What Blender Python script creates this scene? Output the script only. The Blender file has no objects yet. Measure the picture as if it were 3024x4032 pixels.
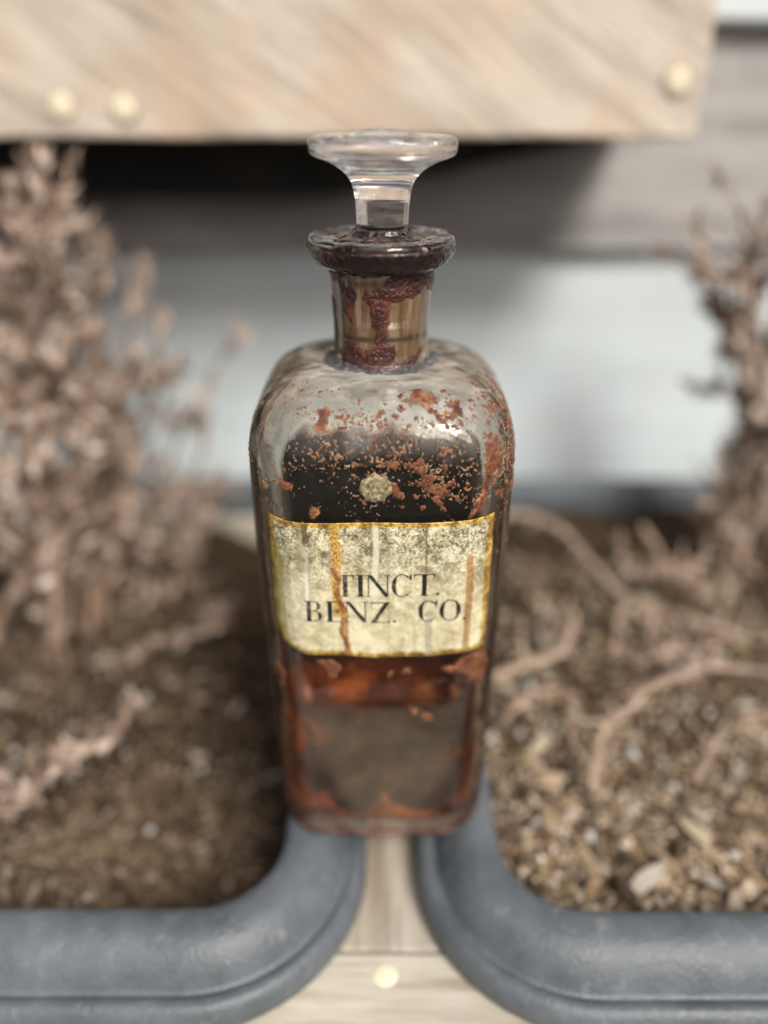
import bpy, bmesh, math, random
import numpy as np
from mathutils import Vector, Matrix, noise as mnoise

scene = bpy.context.scene
R = math.radians
# ------------------------------------------------------------------ camera
camd = bpy.data.cameras.new('camera')
cam = bpy.data.objects.new('camera', camd)
scene.collection.objects.link(cam)
cam.location = (0.0, -0.200, 0.200)
cam.rotation_euler = (R(62.0), 0, 0)
camd.sensor_fit = 'VERTICAL'
camd.sensor_height = 36.0
camd.lens = 27.0
camd.clip_start = 0.01
camd.clip_end = 50
camd.dof.use_dof = True
camd.dof.focus_distance = 0.181
camd.dof.aperture_fstop = 2.8
scene.camera = cam
# ------------------------------------------------------------------ world, sun
SUN_EL, SUN_AZ = R(47), R(154)     # azimuth clockwise from +Y (front right of the bottle)
world = bpy.data.worlds.new('World')
scene.world = world
world.use_nodes = True
wn = world.node_tree
sky = wn.nodes.new('ShaderNodeTexSky')
sky.sky_type = 'NISHITA'
sky.sun_disc = False
sky.sun_elevation = SUN_EL
sky.sun_rotation = SUN_AZ
sky.dust_density = 6.0
sky.air_density = 0.7
sky.ozone_density = 0.6
wn.links.new(sky.outputs[0], wn.nodes['Background'].inputs[0])
wn.nodes['Background'].inputs[1].default_value = 0.085
sund = bpy.data.lights.new('sun', 'SUN')
sund.energy = 2.9
sund.angle = R(20)
sund.color = (1.0, 0.97, 0.925)
sun = bpy.data.objects.new('sun', sund)
scene.collection.objects.link(sun)
to_sun = Vector((math.sin(SUN_AZ) * math.cos(SUN_EL), math.cos(SUN_AZ) * math.cos(SUN_EL), math.sin(SUN_EL)))
sun.rotation_euler = to_sun.to_track_quat('Z', 'Y').to_euler()
sun.location = to_sun * 3
scene.view_settings.view_transform = 'Standard'
scene.view_settings.look = 'None'
scene.view_settings.exposure = 0.28
scene.view_settings.gamma = 1.0
scene.cycles.use_denoising = True
scene.cycles.max_bounces = 16
scene.cycles.transmission_bounces = 14
scene.cycles.transparent_max_bounces = 24
scene.cycles.glossy_bounces = 8
scene.cycles.diffuse_bounces = 4
scene.cycles.caustics_refractive = True
scene.cycles.caustics_reflective = True
scene.cycles.blur_glossy = 0.3
scene.cycles.sample_clamp_indirect = 8
rng = np.random.RandomState(7)
random.seed(11)
COL = scene.collection

# ------------------------------------------------------------------ helpers
def tag(o, label=None, cat=None, group=None, kind=None):
    if label: o['label'] = label
    if cat: o['category'] = cat
    if group: o['group'] = group
    if kind: o['kind'] = kind
    return o

def empty(name, loc=(0, 0, 0), parent=None):
    o = bpy.data.objects.new(name, None)
    o.empty_display_size = 0.01
    COL.objects.link(o)
    o.location = loc
    if parent: o.parent = parent
    return o

def link_mesh(name, verts, faces, mat, parent=None, smooth=True, mats=None, midx=None):
    me = bpy.data.meshes.new(name)
    me.from_pydata([tuple(map(float, v)) for v in verts] if not isinstance(verts, np.ndarray) else verts.tolist(), [], faces if isinstance(faces, list) else faces.tolist())
    if mat: me.materials.append(mat)
    if smooth: me.polygons.foreach_set('use_smooth', [True] * len(me.polygons))
    me.update()
    o = bpy.data.objects.new(name, me)
    COL.objects.link(o)
    if parent: o.parent = parent
    return o

def bm_obj(name, bm, mat, parent=None, smooth=False):
    me = bpy.data.meshes.new(name)
    bm.normal_update()
    bm.to_mesh(me); bm.free()
    me.materials.append(mat)
    if smooth: me.polygons.foreach_set('use_smooth', [True] * len(me.polygons))
    o = bpy.data.objects.new(name, me)
    COL.objects.link(o)
    if parent: o.parent = parent
    return o

def box_bm(x0, x1, y0, y1, z0, z1, bevel=0.0015, seg=2):
    bm = bmesh.new()
    bmesh.ops.create_cube(bm, size=1)
    bmesh.ops.scale(bm, verts=bm.verts, vec=(x1 - x0, y1 - y0, z1 - z0))
    bmesh.ops.translate(bm, verts=bm.verts, vec=((x0 + x1) / 2, (y0 + y1) / 2, (z0 + z1) / 2))
    bmesh.ops.bevel(bm, geom=bm.edges[:], offset=bevel, segments=seg, affect='EDGES', profile=0.5)
    return bm

# ---- numpy noise
_perm = np.random.RandomState(3).permutation(512).astype(np.int64)
_vals = np.random.RandomState(5).rand(512)
def vnoise(P):
    I = np.floor(P).astype(np.int64); f = P - I
    f = f * f * (3 - 2 * f)
    def h(i, j, k): return _vals[(_perm[(_perm[(_perm[i & 511] + j) & 511] + k) & 511]) & 511]
    x, y, z = I[..., 0], I[..., 1], I[..., 2]
    fx, fy, fz = f[..., 0], f[..., 1], f[..., 2]
    c = 0
    for dx in (0, 1):
        for dy in (0, 1):
            for dz in (0, 1):
                c = c + h(x + dx, y + dy, z + dz) * (fx if dx else 1 - fx) * (fy if dy else 1 - fy) * (fz if dz else 1 - fz)
    return c
def fbm(P, scale, octv=4, seed=0.0, gain=0.5):
    a, s, t, n = 1.0, scale, 0.0, 0.0
    for k in range(octv):
        n = n + a * vnoise(P * s + seed + 17.3 * k); t += a
        a *= gain; s *= 2.03
    return n / t
def sstep(a, b, x):
    t = np.clip((x - a) / (b - a), 0, 1)
    return t * t * (3 - 2 * t)
def poly_sd(px, pz, poly):
    """signed distance (positive inside) from points to a polygon"""
    poly = np.array(poly, float); n = len(poly)
    d = np.full(px.shape, 1e9); inside = np.zeros(px.shape, bool)
    for i in range(n):
        ax, az = poly[i]; bx, bz = poly[(i + 1) % n]
        ex, ez = bx - ax, bz - az
        t = np.clip(((px - ax) * ex + (pz - az) * ez) / (ex * ex + ez * ez + 1e-12), 0, 1)
        d = np.minimum(d, np.hypot(px - ax - t * ex, pz - az - t * ez))
        cond = ((az > pz) != (bz > pz)) & (px < (bx - ax) * (pz - az) / (bz - az + 1e-12) + ax)
        inside ^= cond
    return np.where(inside, d, -d)

# ---- material helper
class NT:
    def __init__(s, name):
        s.m = bpy.data.materials.new(name); s.m.use_nodes = True
        s.t = s.m.node_tree; s.t.nodes.clear()
        s.out = s.t.nodes.new('ShaderNodeOutputMaterial')
    def n(s, typ, **kw):
        nd = s.t.nodes.new('ShaderNode' + typ)
        for k, v in kw.items(): setattr(nd, k, v)
        return nd
    def l(s, a, b): s.t.links.new(a, b)
    def coord(s, scale=(1, 1, 1), rot=(0, 0, 0), loc=(0, 0, 0), out='Object'):
        tc = s.n('TexCoord'); mp = s.n('Mapping')
        mp.inputs['Scale'].default_value = scale; mp.inputs['Rotation'].default_value = rot; mp.inputs['Location'].default_value = loc
        s.l(tc.outputs[out], mp.inputs[0]); return mp.outputs[0]
    def noise(s, vec, scale, detail=4, rough=0.55, dist=0.0, out='Fac'):
        nd = s.n('TexNoise'); nd.inputs['Scale'].default_value = scale; nd.inputs['Detail'].default_value = detail
        nd.inputs['Roughness'].default_value = rough; nd.inputs['Distortion'].default_value = dist
        s.l(vec, nd.inputs['Vector']); return nd.outputs[out]
    def ramp(s, fac, stops, interp='LINEAR'):
        r = s.n('ValToRGB'); r.color_ramp.interpolation = interp
        while len(r.color_ramp.elements) > 1: r.color_ramp.elements.remove(r.color_ramp.elements[-1])
        first = True
        for p, c in stops:
            if isinstance(c, (int, float)): c = (c, c, c)
            e = r.color_ramp.elements[0] if first else r.color_ramp.elements.new(p)
            e.position = p; e.color = (*c[:3], 1); first = False
        s.l(fac, r.inputs[0]); return r.outputs[0]
    def mix(s, fac, a, b, mode='MIX'):
        m = s.n('MixRGB'); m.blend_type = mode
        for i, v in enumerate((fac, a, b)):
            if isinstance(v, (int, float)): v = v if i == 0 else (v, v, v, 1)
            if isinstance(v, tuple) and len(v) == 3: v = (*v, 1)
            if isinstance(v, (int, float, tuple)): m.inputs[i].default_value = v
            else: s.l(v, m.inputs[i])
        return m.outputs[0]
    def math(s, op, a, b=0.0, clamp=False):
        m = s.n('Math'); m.operation = op; m.use_clamp = clamp
        for i, v in enumerate((a, b)):
            if isinstance(v, (int, float)): m.inputs[i].default_value = v
            else: s.l(v, m.inputs[i])
        return m.outputs[0]
    def bump(s, h, dist=0.001, strength=1.0):
        b = s.n('Bump'); b.inputs['Distance'].default_value = dist; b.inputs['Strength'].default_value = strength
        s.l(h, b.inputs['Height']); return b.outputs[0]
    def pbr(s, color, rough=0.6, normal=None, spec=0.5, coat=0.0, coat_rough=0.1, sss=0.0, trans=0.0, ior=1.5):
        p = s.n('BsdfPrincipled')
        if isinstance(color, tuple): p.inputs['Base Color'].default_value = (*color[:3], 1)
        else: s.l(color, p.inputs['Base Color'])
        if isinstance(rough, (int, float)): p.inputs['Roughness'].default_value = rough
        else: s.l(rough, p.inputs['Roughness'])
        p.inputs['Specular IOR Level'].default_value = spec
        p.inputs['Coat Weight'].default_value = coat; p.inputs['Coat Roughness'].default_value = coat_rough
        p.inputs['Transmission Weight'].default_value = trans; p.inputs['IOR'].default_value = ior
        if normal is not None: s.l(normal, p.inputs['Normal'])
        return p.outputs[0]
    def mixsh(s, fac, a, b):
        m = s.n('MixShader')
        if isinstance(fac, (int, float)): m.inputs[0].default_value = fac
        else: s.l(fac, m.inputs[0])
        s.l(a, m.inputs[1]); s.l(b, m.inputs[2]); return m.outputs[0]
    def transp(s):
        return s.n('BsdfTransparent').outputs[0]
    def done(s, sh):
        s.l(sh, s.out.inputs['Surface']); return s.m

def attr(m, name):
    a = m.n('Attribute'); a.attribute_name = name; return a

# ------------------------------------------------------------------ materials
def mat_glass(name, color=(1, 1, 1), rough=0.0, bump=0.0):
    m = NT(name); v = m.coord()
    nrm = None
    if bump:
        nrm = m.bump(m.noise(v, 90, 2), bump, 1.0)
    g = m.n('BsdfGlass'); g.inputs['Color'].default_value = (*color, 1); g.inputs['IOR'].default_value = 1.5
    g.inputs['Roughness'].default_value = rough
    if nrm: m.l(nrm, g.inputs['Normal'])
    return m.done(g.outputs[0])
M_glass = mat_glass('old_clear_glass', (0.965, 0.955, 0.925), 0.0, 0.0003)
m = NT('stopper_glass'); g_ = m.n('BsdfGlass'); g_.inputs['Color'].default_value = (0.985, 0.975, 0.965, 1); g_.inputs['IOR'].default_value = 1.5; g_.inputs['Roughness'].default_value = 0.02
m.l(m.bump(m.noise(m.coord(scale=(.08, .08, 1)), 700, 3), 0.00010, 1.0), g_.inputs['Normal']); M_stopper = m.done(g_.outputs[0])

def mat_wood(name, base, dark, tint, grain_rot=(0, 0, 0), scale=(1, 1, 1), rough=0.75, fine=260, bumpd=0.0012, wobble=0.5):
    m = NT(name)
    v0 = m.coord(rot=grain_rot); mp = m.n('Mapping'); mp.inputs['Scale'].default_value = scale; m.l(v0, mp.inputs[0]); v = mp.outputs[0]
    v2 = m.coord(scale=(1, 1, 1))
    g1 = m.noise(v, fine, 5, 0.6, 0.1)
    g2 = m.noise(v, fine * 0.28, 4, 0.6, wobble)
    big = m.noise(v2, 22, 4, 0.6, 0.5)
    c = m.ramp(g2, [(0.3, dark), (0.52, base), (0.75, tuple(min(1, k * 1.16) for k in base))])
    c = m.mix(m.ramp(big, [(0.45, 0.0), (0.65, 1.0)]), c, m.mix(0.55, c, tint))
    c = m.mix(m.ramp(g1, [(0.35, 0.55), (0.55, 0.0)]), c, m.mix(0.6, c, dark))
    h = m.mix(0.5, g1, g2)
    return m.done(m.pbr(c, rough, m.bump(h, bumpd), 0.25))

# rough-sawn crate wood: saw marks run diagonally over the face
M_crate = mat_wood('sawn_crate_wood', (0.60, 0.53, 0.44), (0.34, 0.285, 0.23), (0.58, 0.41, 0.28), (0, R(-33), 0), (0.09, 1, 1.0), 0.7, 330, 0.0018, 0.1)
M_frame = mat_wood('frame_wood', (0.47, 0.43, 0.36), (0.20, 0.16, 0.12), (0.42, 0.34, 0.24), (0, 0, 0), (1, 0.10, 1), 0.75, 420, 0.0008)
M_rail = mat_wood('front_rail_wood', (0.52, 0.49, 0.41), (0.28, 0.23, 0.17), (0.46, 0.40, 0.30), (0, 0, 0), (0.10, 1, 1), 0.75, 420, 0.0008)
M_weather = mat_wood('weathered_siding', (0.36, 0.35, 0.335), (0.19, 0.18, 0.17), (0.44, 0.42, 0.40), (0, 0, 0), (0.10, 1, 1), 0.8, 160, 0.0012)
M_paint = mat_wood('pale_blue_painted_siding', (0.55, 0.61, 0.62), (0.50, 0.555, 0.56), (0.545, 0.59, 0.59), (0, 0, 0), (0.10, 1, 1), 0.6, 120, 0.0004)

m = NT('nail_head_wax'); v = m.coord()
M_nail = m.done(m.pbr(m.ramp(m.noise(v, 300, 3), [(0.3, (0.72, 0.62, 0.43)), (0.7, (0.84, 0.76, 0.58))]), 0.8, None, 0.2))

m = NT('grey_pot_plastic'); v = m.coord()
n1 = m.noise(v, 60, 5, 0.65); n2 = m.noise(v, 700, 3, 0.6); n3 = m.noise(v, 180, 4, 0.7)
c = m.ramp(n1, [(0.3, (0.068, 0.080, 0.090)), (0.6, (0.110, 0.127, 0.140)), (0.8, (0.165, 0.182, 0.195))])
c = m.mix(m.ramp(n3, [(0.58, 0.0), (0.76, 0.5)]), c, (0.26, 0.265, 0.265))
n4 = m.noise(v, 900, 2, .5); c = m.mix(m.ramp(n4, [(0.78, 0.0), (0.84, 0.4)]), c, (0.42, 0.38, 0.32))
M_pot = m.done(m.pbr(c, m.ramp(n1, [(0.3, 0.38), (0.7, 0.6)]), m.bump(n2, 0.0003), 0.5))

m = NT('dark_soil'); v = m.coord()
n1 = m.noise(v, 160, 6, 0.7); n2 = m.noise(v, 45, 4, 0.6)
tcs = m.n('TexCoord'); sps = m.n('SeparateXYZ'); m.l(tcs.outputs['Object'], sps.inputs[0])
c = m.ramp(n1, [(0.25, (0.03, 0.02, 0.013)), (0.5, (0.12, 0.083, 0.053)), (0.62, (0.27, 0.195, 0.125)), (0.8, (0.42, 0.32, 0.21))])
c = m.mix(m.ramp(m.math('ADD', sps.outputs['Y'], m.math('MULTIPLY', n2, .06)), [(0.0, 0.0), (0.06, .85)]), c, m.mix(1.0, c, (0.28, 0.25, 0.22), 'MULTIPLY'))   # darker to the back: shade between the twigs painted into the soil
M_soil = m.done(m.pbr(c, 0.95, m.bump(n1, 0.004), 0.15))

def mat_var(name, stops, rough=0.8, nscale=150, spec=0.3, bumpd=0.0004, clump=0):
    """colour differs from piece to piece (object random + an island random)"""
    m = NT(name); v = m.coord()
    oi = m.n('ObjectInfo'); gi = m.n('NewGeometry')
    r = m.math('FRACT', m.math('ADD', oi.outputs['Random'], gi.outputs['Random Per Island']))
    if clump: r = m.math('ADD', m.math('MULTIPLY', r, .5), m.math('MULTIPLY', m.ramp(m.noise(v, clump, 2), [(0.36, 0.0), (0.64, 1.0)]), .5), True)
    c = m.ramp(r, stops)
    nz = m.noise(v, nscale, 4, 0.65)
    c = m.mix(m.ramp(nz, [(0.3, 0.55), (0.6, 0.0)]), c, m.mix(0.65, c, (0.05, 0.03, 0.02)))
    return m.done(m.pbr(c, rough, m.bump(nz, bumpd), spec))
M_chip_l = mat_var('dark_bark_chips', [(0, (0.04, 0.027, 0.018)), (0.3, (0.15, 0.10, 0.062)), (0.6, (0.31, 0.225, 0.145)), (0.82, (0.52, 0.40, 0.28)), (1, (0.58, 0.51, 0.43))])
M_chip_r = mat_var('pale_wood_chips', [(0, (0.03, 0.02, 0.014)), (0.25, (0.13, 0.085, 0.05)), (0.48, (0.34, 0.235, 0.135)), (0.75, (0.60, 0.46, 0.30)), (1, (0.76, 0.70, 0.61))])
M_leaf = mat_var('withered_leaves', [(0, (0.10, 0.068, 0.048)), (0.3, (0.26, 0.185, 0.138)), (0.6, (0.52, 0.405, 0.325)), (0.85, (0.72, 0.61, 0.52)), (0.95, (0.62, 0.53, 0.46)), (0.99, (0.66, 0.57, 0.50))], 0.85, clump=55)
M_stem = mat_var('dry_stem', [(0, (0.23, 0.15, 0.10)), (1, (0.42, 0.30, 0.22))], 0.8)
M_twig = mat_var('pale_dry_twig', [(0, (0.30, 0.215, 0.155)), (1, (0.54, 0.42, 0.32))], 0.8)
m = NT('perlite')
M_perl = m.done(m.pbr((0.55, 0.54, 0.50), 0.9))

# ================================================================== SETTING
# ground under the rack
gv = [(-3, -3, -0.30), (3, -3, -0.30), (3, 0.40, -0.30), (-3, 0.40, -0.30)]
m = NT('ground_earth'); v = m.coord(); n1 = m.noise(v, 12, 6, 0.65)
gm = m.done(m.pbr(m.ramp(n1, [(0.3, (0.05, 0.04, 0.03)), (0.7, (0.11, 0.095, 0.075))]), 0.9, m.bump(n1, 0.01)))
g = link_mesh('ground', gv, [(0, 1, 2, 3)], gm, smooth=False); tag(g, 'bare brown ground beneath the planter rack', kind='structure')

# clapboard wall
wall = tag(empty('clapboard_wall', (0, 0.262, -0.30)), 'clapboard wall of weathered grey and pale blue boards behind the plants', 'wall')
def siding(z0, z1, mat, label=None):
    # lapped board: lower edge stands 12 mm proud of the top edge
    L = 1.6
    vs = []
    prof = [(0.000, z0), (0.014, z0), (0.014, z0 + 0.002), (0.002, z1), (0.0, z1)]
    ys = [(0.016, z0), (0.0015, z0), (0.0, z0 + 0.0015), (0.011, z1), (0.016, z1)]
    nseg = 40
    for i in range(nseg + 1):
        x = -L / 2 + L * i / nseg
        for (yy, zz) in ys:
            w = 0.0006 * math.sin(x * 31 + z0 * 70) + 0.0005 * math.sin(x * 77 + 2)
            vs.append((x, yy + w, zz + 0.30 + (w if zz == z0 else 0)))
    n = len(ys); fs = []
    for i in range(nseg):
        for j in range(n):
            a = i * n + j; b = i * n + (j + 1) % n
            fs.append((a, b, b + n, a + n))
    fs.append(tuple(range(n - 1, -1, -1))); fs.append(tuple(nseg * n + k for k in range(n)))
    o = link_mesh('siding_board', vs, fs, mat, wall, smooth=False)
    if label: o['label'] = label
    return o
siding(-0.30, -0.155, M_paint); siding(-0.160, -0.025, M_paint)
siding(-0.030, 0.130, M_paint, 'pale blue painted lowest visible board')
siding(0.125, 0.242, M_weather, 'weathered grey board below the crate')
siding(0.237, 0.36, M_paint); siding(0.355, 0.48, M_weather)
bo = bm_obj('backing', box_bm(-0.8, 0.8, 0.017, 0.05, 0.0, 0.78), M_weather, wall)

# ------------------------------------------------------------------ crate above
crate = tag(empty('wooden_crate', (-0.16, 0.160, 0.187)), 'pale rough sawn wooden crate fixed to the wall above the bottle', 'crate')
CX0, CX1 = -0.40 + 0.16, 0.132 + 0.16
def cpart(name, *a, mat=M_crate): return bm_obj(name, box_bm(*a, bevel=0.0014), mat, crate)
bm = box_bm(CX0, CX1, 0, 0.012, 0, 0.135, 0.0016)
bmesh.ops.subdivide_edges(bm, edges=[e for e in bm.edges if e.calc_length() > 0.1], cuts=60, use_grid_fill=True)
for vv in bm.verts:
    vv.co.y += 0.0012 * (mnoise.noise(vv.co * 40) )
    vv.co.z += 0.0010 * mnoise.noise(Vector((vv.co.x * 20, 3, vv.co.z * 8)))
bm_obj('front_board', bm, M_crate, crate)
cpart('side_board', CX1 - 0.0125, CX1 - 0.001, 0.0125, 0.098, 0.002, 0.133)
cpart('side_board', CX0 + 0.001, CX0 + 0.0125, 0.0125, 0.098, 0.002, 0.133)
cpart('bottom_board', CX0 + 0.013, CX1 - 0.013, 0.0125, 0.098, 0.003, 0.013)
M_dark = mat_wood('crate_shade_black', (0.026, 0.025, 0.024), (0.012, 0.012, 0.012), (0.038, 0.036, 0.033), (0, 0, 0), (.1, 1, 1))
bm = box_bm(CX0 + 0.02, 0.285, 0.066, 0.0985, -0.030, 0.0022, 0.001)  # added board: its black stands in for the shade under the crate
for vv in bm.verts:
    if vv.co.x > 0.2 and vv.co.z < -0.01: vv.co.x -= 0.15  # slanted end lets the painted shade fade out to the right
o = bm_obj('shade_board', bm, M_dark, crate); o['label'] = 'black board added in place of the shade under the crate'
cpart('back_board', CX0 + 0.013, CX1 - 0.013, 0.088, 0.098, 0.0135, 0.133)
def nail(parent, loc, axis, r=0.0042):
    bm = bmesh.new()
    prof = [(0, 0.0003), (r * 0.5, 0.0003), (r * 0.9, 0.00022), (r, -0.0001), (r, -0.002)]
    N = 20; rings = []
    for (rr, hh) in prof[1:]:
        rings.append([bm.verts.new((rr * math.cos(2 * math.pi * k / N), rr * math.sin(2 * math.pi * k / N), hh)) for k in range(N)])
    top = bm.verts.new((0, 0, prof[0][1]))
    for k in range(N): bm.faces.new((top, rings[0][k], rings[0][(k + 1) % N]))
    for a, b in zip(rings[:-1], rings[1:]):
        for k in range(N): bm.faces.new((a[k], b[k], b[(k + 1) % N], a[(k + 1) % N]))
    if axis == '-y': bmesh.ops.rotate(bm, verts=bm.verts, matrix=Matrix.Rotation(R(90), 3, 'X'))
    bmesh.ops.translate(bm, verts=bm.verts, vec=loc)
    return bm_obj('nail_head', bm, M_nail, parent, smooth=True)
M_hole = mat_wood('stained_screw_hole', (0.42, 0.33, 0.25), (0.26, 0.19, 0.13), (0.40, 0.29, 0.20))
for (x, z) in [(-0.1335, 0.1995), (-0.1078, 0.1985), (0.1200, 0.2085)]:
    bm = bmesh.new(); bmesh.ops.create_cone(bm, cap_ends=True, segments=24, radius1=0.0068, radius2=0.0062, depth=0.0022)
    bmesh.ops.rotate(bm, verts=bm.verts, matrix=Matrix.Rotation(R(90), 3, 'X')); bmesh.ops.translate(bm, verts=bm.verts, vec=(x + 0.16, 0.0002, z - 0.187))
    bm_obj('screw_recess', bm, M_hole, crate)
    nail(crate, (x + 0.16, -0.0012, z - 0.187), '-y', 0.0051)

# ------------------------------------------------------------------ rack (wooden frame the pots hang in)
rack = tag(empty('planter_rack', (0, 0, -0.30)), 'pale wooden rack holding the two grey pots side by side', 'rack')
def rpart(name, x0, x1, y0, y1, z0, z1, mat): return bm_obj(name, box_bm(x0, x1, y0, y1, z0 + 0.30, z1 + 0.30, 0.001), mat, rack)
rpart('centre_rail', -0.017, 0.023, -0.0600, 0.205, -0.040, -0.0215, M_frame)
rpart('front_rail', -0.36, 0.37, -0.115, -0.0608, -0.040, -0.0212, M_rail)
rpart('back_rail', -0.36, 0.37, 0.2058, 0.245, -0.040, -0.0212, M_rail)
for x in (-0.345, 0.005, 0.355):
    for y in (-0.1, 0.235):
        rpart('leg', x - 0.012, x + 0.012, y - 0.009, y + 0.009, -0.30, -0.0405, M_frame)
nail(rack, (0.0004, -0.0675, 0.2788), 'z', 0.0036)

# ------------------------------------------------------------------ pots
def rrect(x0, x1, y0, y1, r, n=14):
    pts = []
    for cx, cy, a0 in ((x1 - r, y1 - r, 0), (x0 + r, y1 - r, 90), (x0 + r, y0 + r, 180), (x1 - r, y0 + r, 270)):
        for k in range(n + 1):
            a = R(a0 + 90 * k / n); pts.append((cx + r * math.cos(a), cy + r * math.sin(a)))
    return pts
def make_pot(x0, x1, y0, y1, label):
    """x0..y1: inner edge of the rim"""
    ox, oy = (x0 + x1) / 2, (y0 + y1) / 2
    root = empty('plant_pot', (ox, oy, -0.165)); tag(root, label, 'plant pot', 'grey square pots in the rack')
    prof = [(-0.010, -0.150), (-0.0075, -0.10), (-0.003, -0.03), (-0.0008, -0.006), (0.0, -0.0022), (0.0012, -0.0007), (0.0040, 0.0), (0.0075, -0.0001),
            (0.0110, -0.0013), (0.0142, -0.0038), (0.0168, -0.0074), (0.0182, -0.0100), (0.0190, -0.0112), (0.0197, -0.0111), (0.0206, -0.0102),
            (0.0226, -0.0106), (0.0241, -0.0120), (0.0248, -0.0140), (0.0250, -0.0180), (0.0243, -0.0200), (0.0228, -0.0200), (0.0220, -0.015), (0.004, -0.006), (0.0015, -0.03), (-0.001, -0.07), (-0.007, -0.1505)]
    vs, fs = [], []
    loops = []
    for (s, z) in prof:
        pts = rrect(x0 - s, x1 + s, y0 - s, y1 + s, 0.024 + s)
        base = len(vs)
        for (x, y) in pts: vs.append((x - ox, y - oy, z + 0.165))
        loops.append(base)
    n = len(rrect(0, 1, 0, 1, 0.1))
    for a, b in zip(loops[:-1], loops[1:]):
        for k in range(n):
            fs.append((a + k, a + (k + 1) % n, b + (k + 1) % n, b + k))
    rimlo = 4
    # body and rim are two parts: split faces
    nb = 3 * n; nr = (len(prof) - 4 - 1 + 1) * n
    body_f = fs[:3 * n] + fs[22 * n:]
    rim_f = fs[3 * n:22 * n]
    body_f.append(tuple(loops[0] + k for k in range(n)))
    body_f.append(tuple(loops[-1] + k for k in reversed(range(n))))
    def sub(fl):
        used = sorted({i for f in fl for i in f}); mp = {o: i for i, o in enumerate(used)}
        return [vs[i] for i in used], [tuple(mp[i] for i in f) for f in fl]
    a, b = sub(body_f); link_mesh('pot_body', a, b, M_pot, root)
    a, b = sub(rim_f); r = link_mesh('rim', a, b, M_pot, root)
    return root
potL = make_pot(-0.335, -0.0305, -0.0600, 0.212, 'grey plastic pot left of the bottle holding the bushy withered shrub')
potR = make_pot(0.0350, 0.345, -0.0610, 0.212, 'grey plastic pot right of the bottle with pale wood chips and fallen twigs')

def soil(x0, x1, y0, y1, zfun, mat, label, name='potting_soil'):
    nx, ny = 90, 80
    vs = []; 
    for j in range(ny + 1):
        for i in range(nx + 1):
            u = i / nx * 2 - 1; w = j / ny * 2 - 1
            r = 0.022
            x = (x0 + x1) / 2 + u * (x1 - x0) / 2; y = (y0 + y1) / 2 + w * (y1 - y0) / 2
            # pull the corners in along the rounded corner
            dx = max(abs(x - (x0 + x1) / 2) - ((x1 - x0) / 2 - r), 0); dy = max(abs(y - (y0 + y1) / 2) - ((y1 - y0) / 2 - r), 0)
            d = math.hypot(dx, dy)
            if d > r:
                k = r / d
                x -= math.copysign(dx * (1 - k), x - (x0 + x1) / 2); y -= math.copysign(dy * (1 - k), y - (y0 + y1) / 2)
            vs.append((x, y, zfun(x, y)))
    fs = [(j * (nx + 1) + i, j * (nx + 1) + i + 1, (j + 1) * (nx + 1) + i + 1, (j + 1) * (nx + 1) + i) for j in range(ny) for i in range(nx)]
    o = link_mesh(name, vs, fs, mat)
    tag(o, label, kind='structure'); return o
def zL(x, y):
    n = mnoise.noise(Vector((x * 30, y * 30, 1.0))) * 0.005 + mnoise.noise(Vector((x * 110, y * 110, 5.0))) * 0.0022
    return -0.034 + n - 0.034 * float(sstep(-0.10, -0.040, x)) + 0.006 * float(sstep(0.0, 0.2, y))
def zR(x, y):
    n = mnoise.noise(Vector((x * 26, y * 26, 9.0))) * 0.005 + mnoise.noise(Vector((x * 100, y * 100, 3.0))) * 0.0022
    return -0.021 + n + 0.004 * float(sstep(0.0, 0.2, y)) - 0.004 * float(sstep(0.06, 0.037, x))
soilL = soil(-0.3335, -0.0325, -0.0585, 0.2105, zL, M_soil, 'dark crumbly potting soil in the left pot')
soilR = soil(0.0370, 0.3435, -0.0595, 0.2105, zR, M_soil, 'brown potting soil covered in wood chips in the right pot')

# chip shapes: 8 shared meshes of a few faces
def chip_mesh(name, lx, ly, lz, seed, mat):
    r = random.Random(seed); bm = bmesh.new()
    nseg = 3; rings = []
    for i in range(nseg + 1):
        t = i / nseg * 2 - 1
        w = (1 - 0.35 * abs(t) ** 2) * (0.75 + 0.4 * r.random())
        if i in (0, nseg): w *= r.uniform(0.35, 0.9)
        ring = []
        bend = 0.12 * lx * t * t * r.choice((-1, 1)) * 0.6
        for (a, b) in ((-1, -1), (1, -1), (1, 1), (-1, 1)):
            ring.append(bm.verts.new((t * lx / 2 + r.uniform(-.06, .06) * lx, a * ly / 2 * w + r.uniform(-.1, .1) * ly, b * lz / 2 * w + bend)))
        rings.append(ring)
    for a, b in zip(rings[:-1], rings[1:]):
        for k in range(4): bm.faces.new((a[k], a[(k + 1) % 4], b[(k + 1) % 4], b[k]))
    bm.faces.new(rings[0][::-1]); bm.faces.new(rings[-1])
    bmesh.ops.recalc_face_normals(bm, faces=bm.faces[:])
    bmesh.ops.bevel(bm, geom=bm.edges[:], offset=min(ly, lz) * 0.12, segments=1, affect='EDGES')
    me = bpy.data.meshes.new(name); bm.to_mesh(me); bm.free(); me.materials.append(mat); return me
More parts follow.
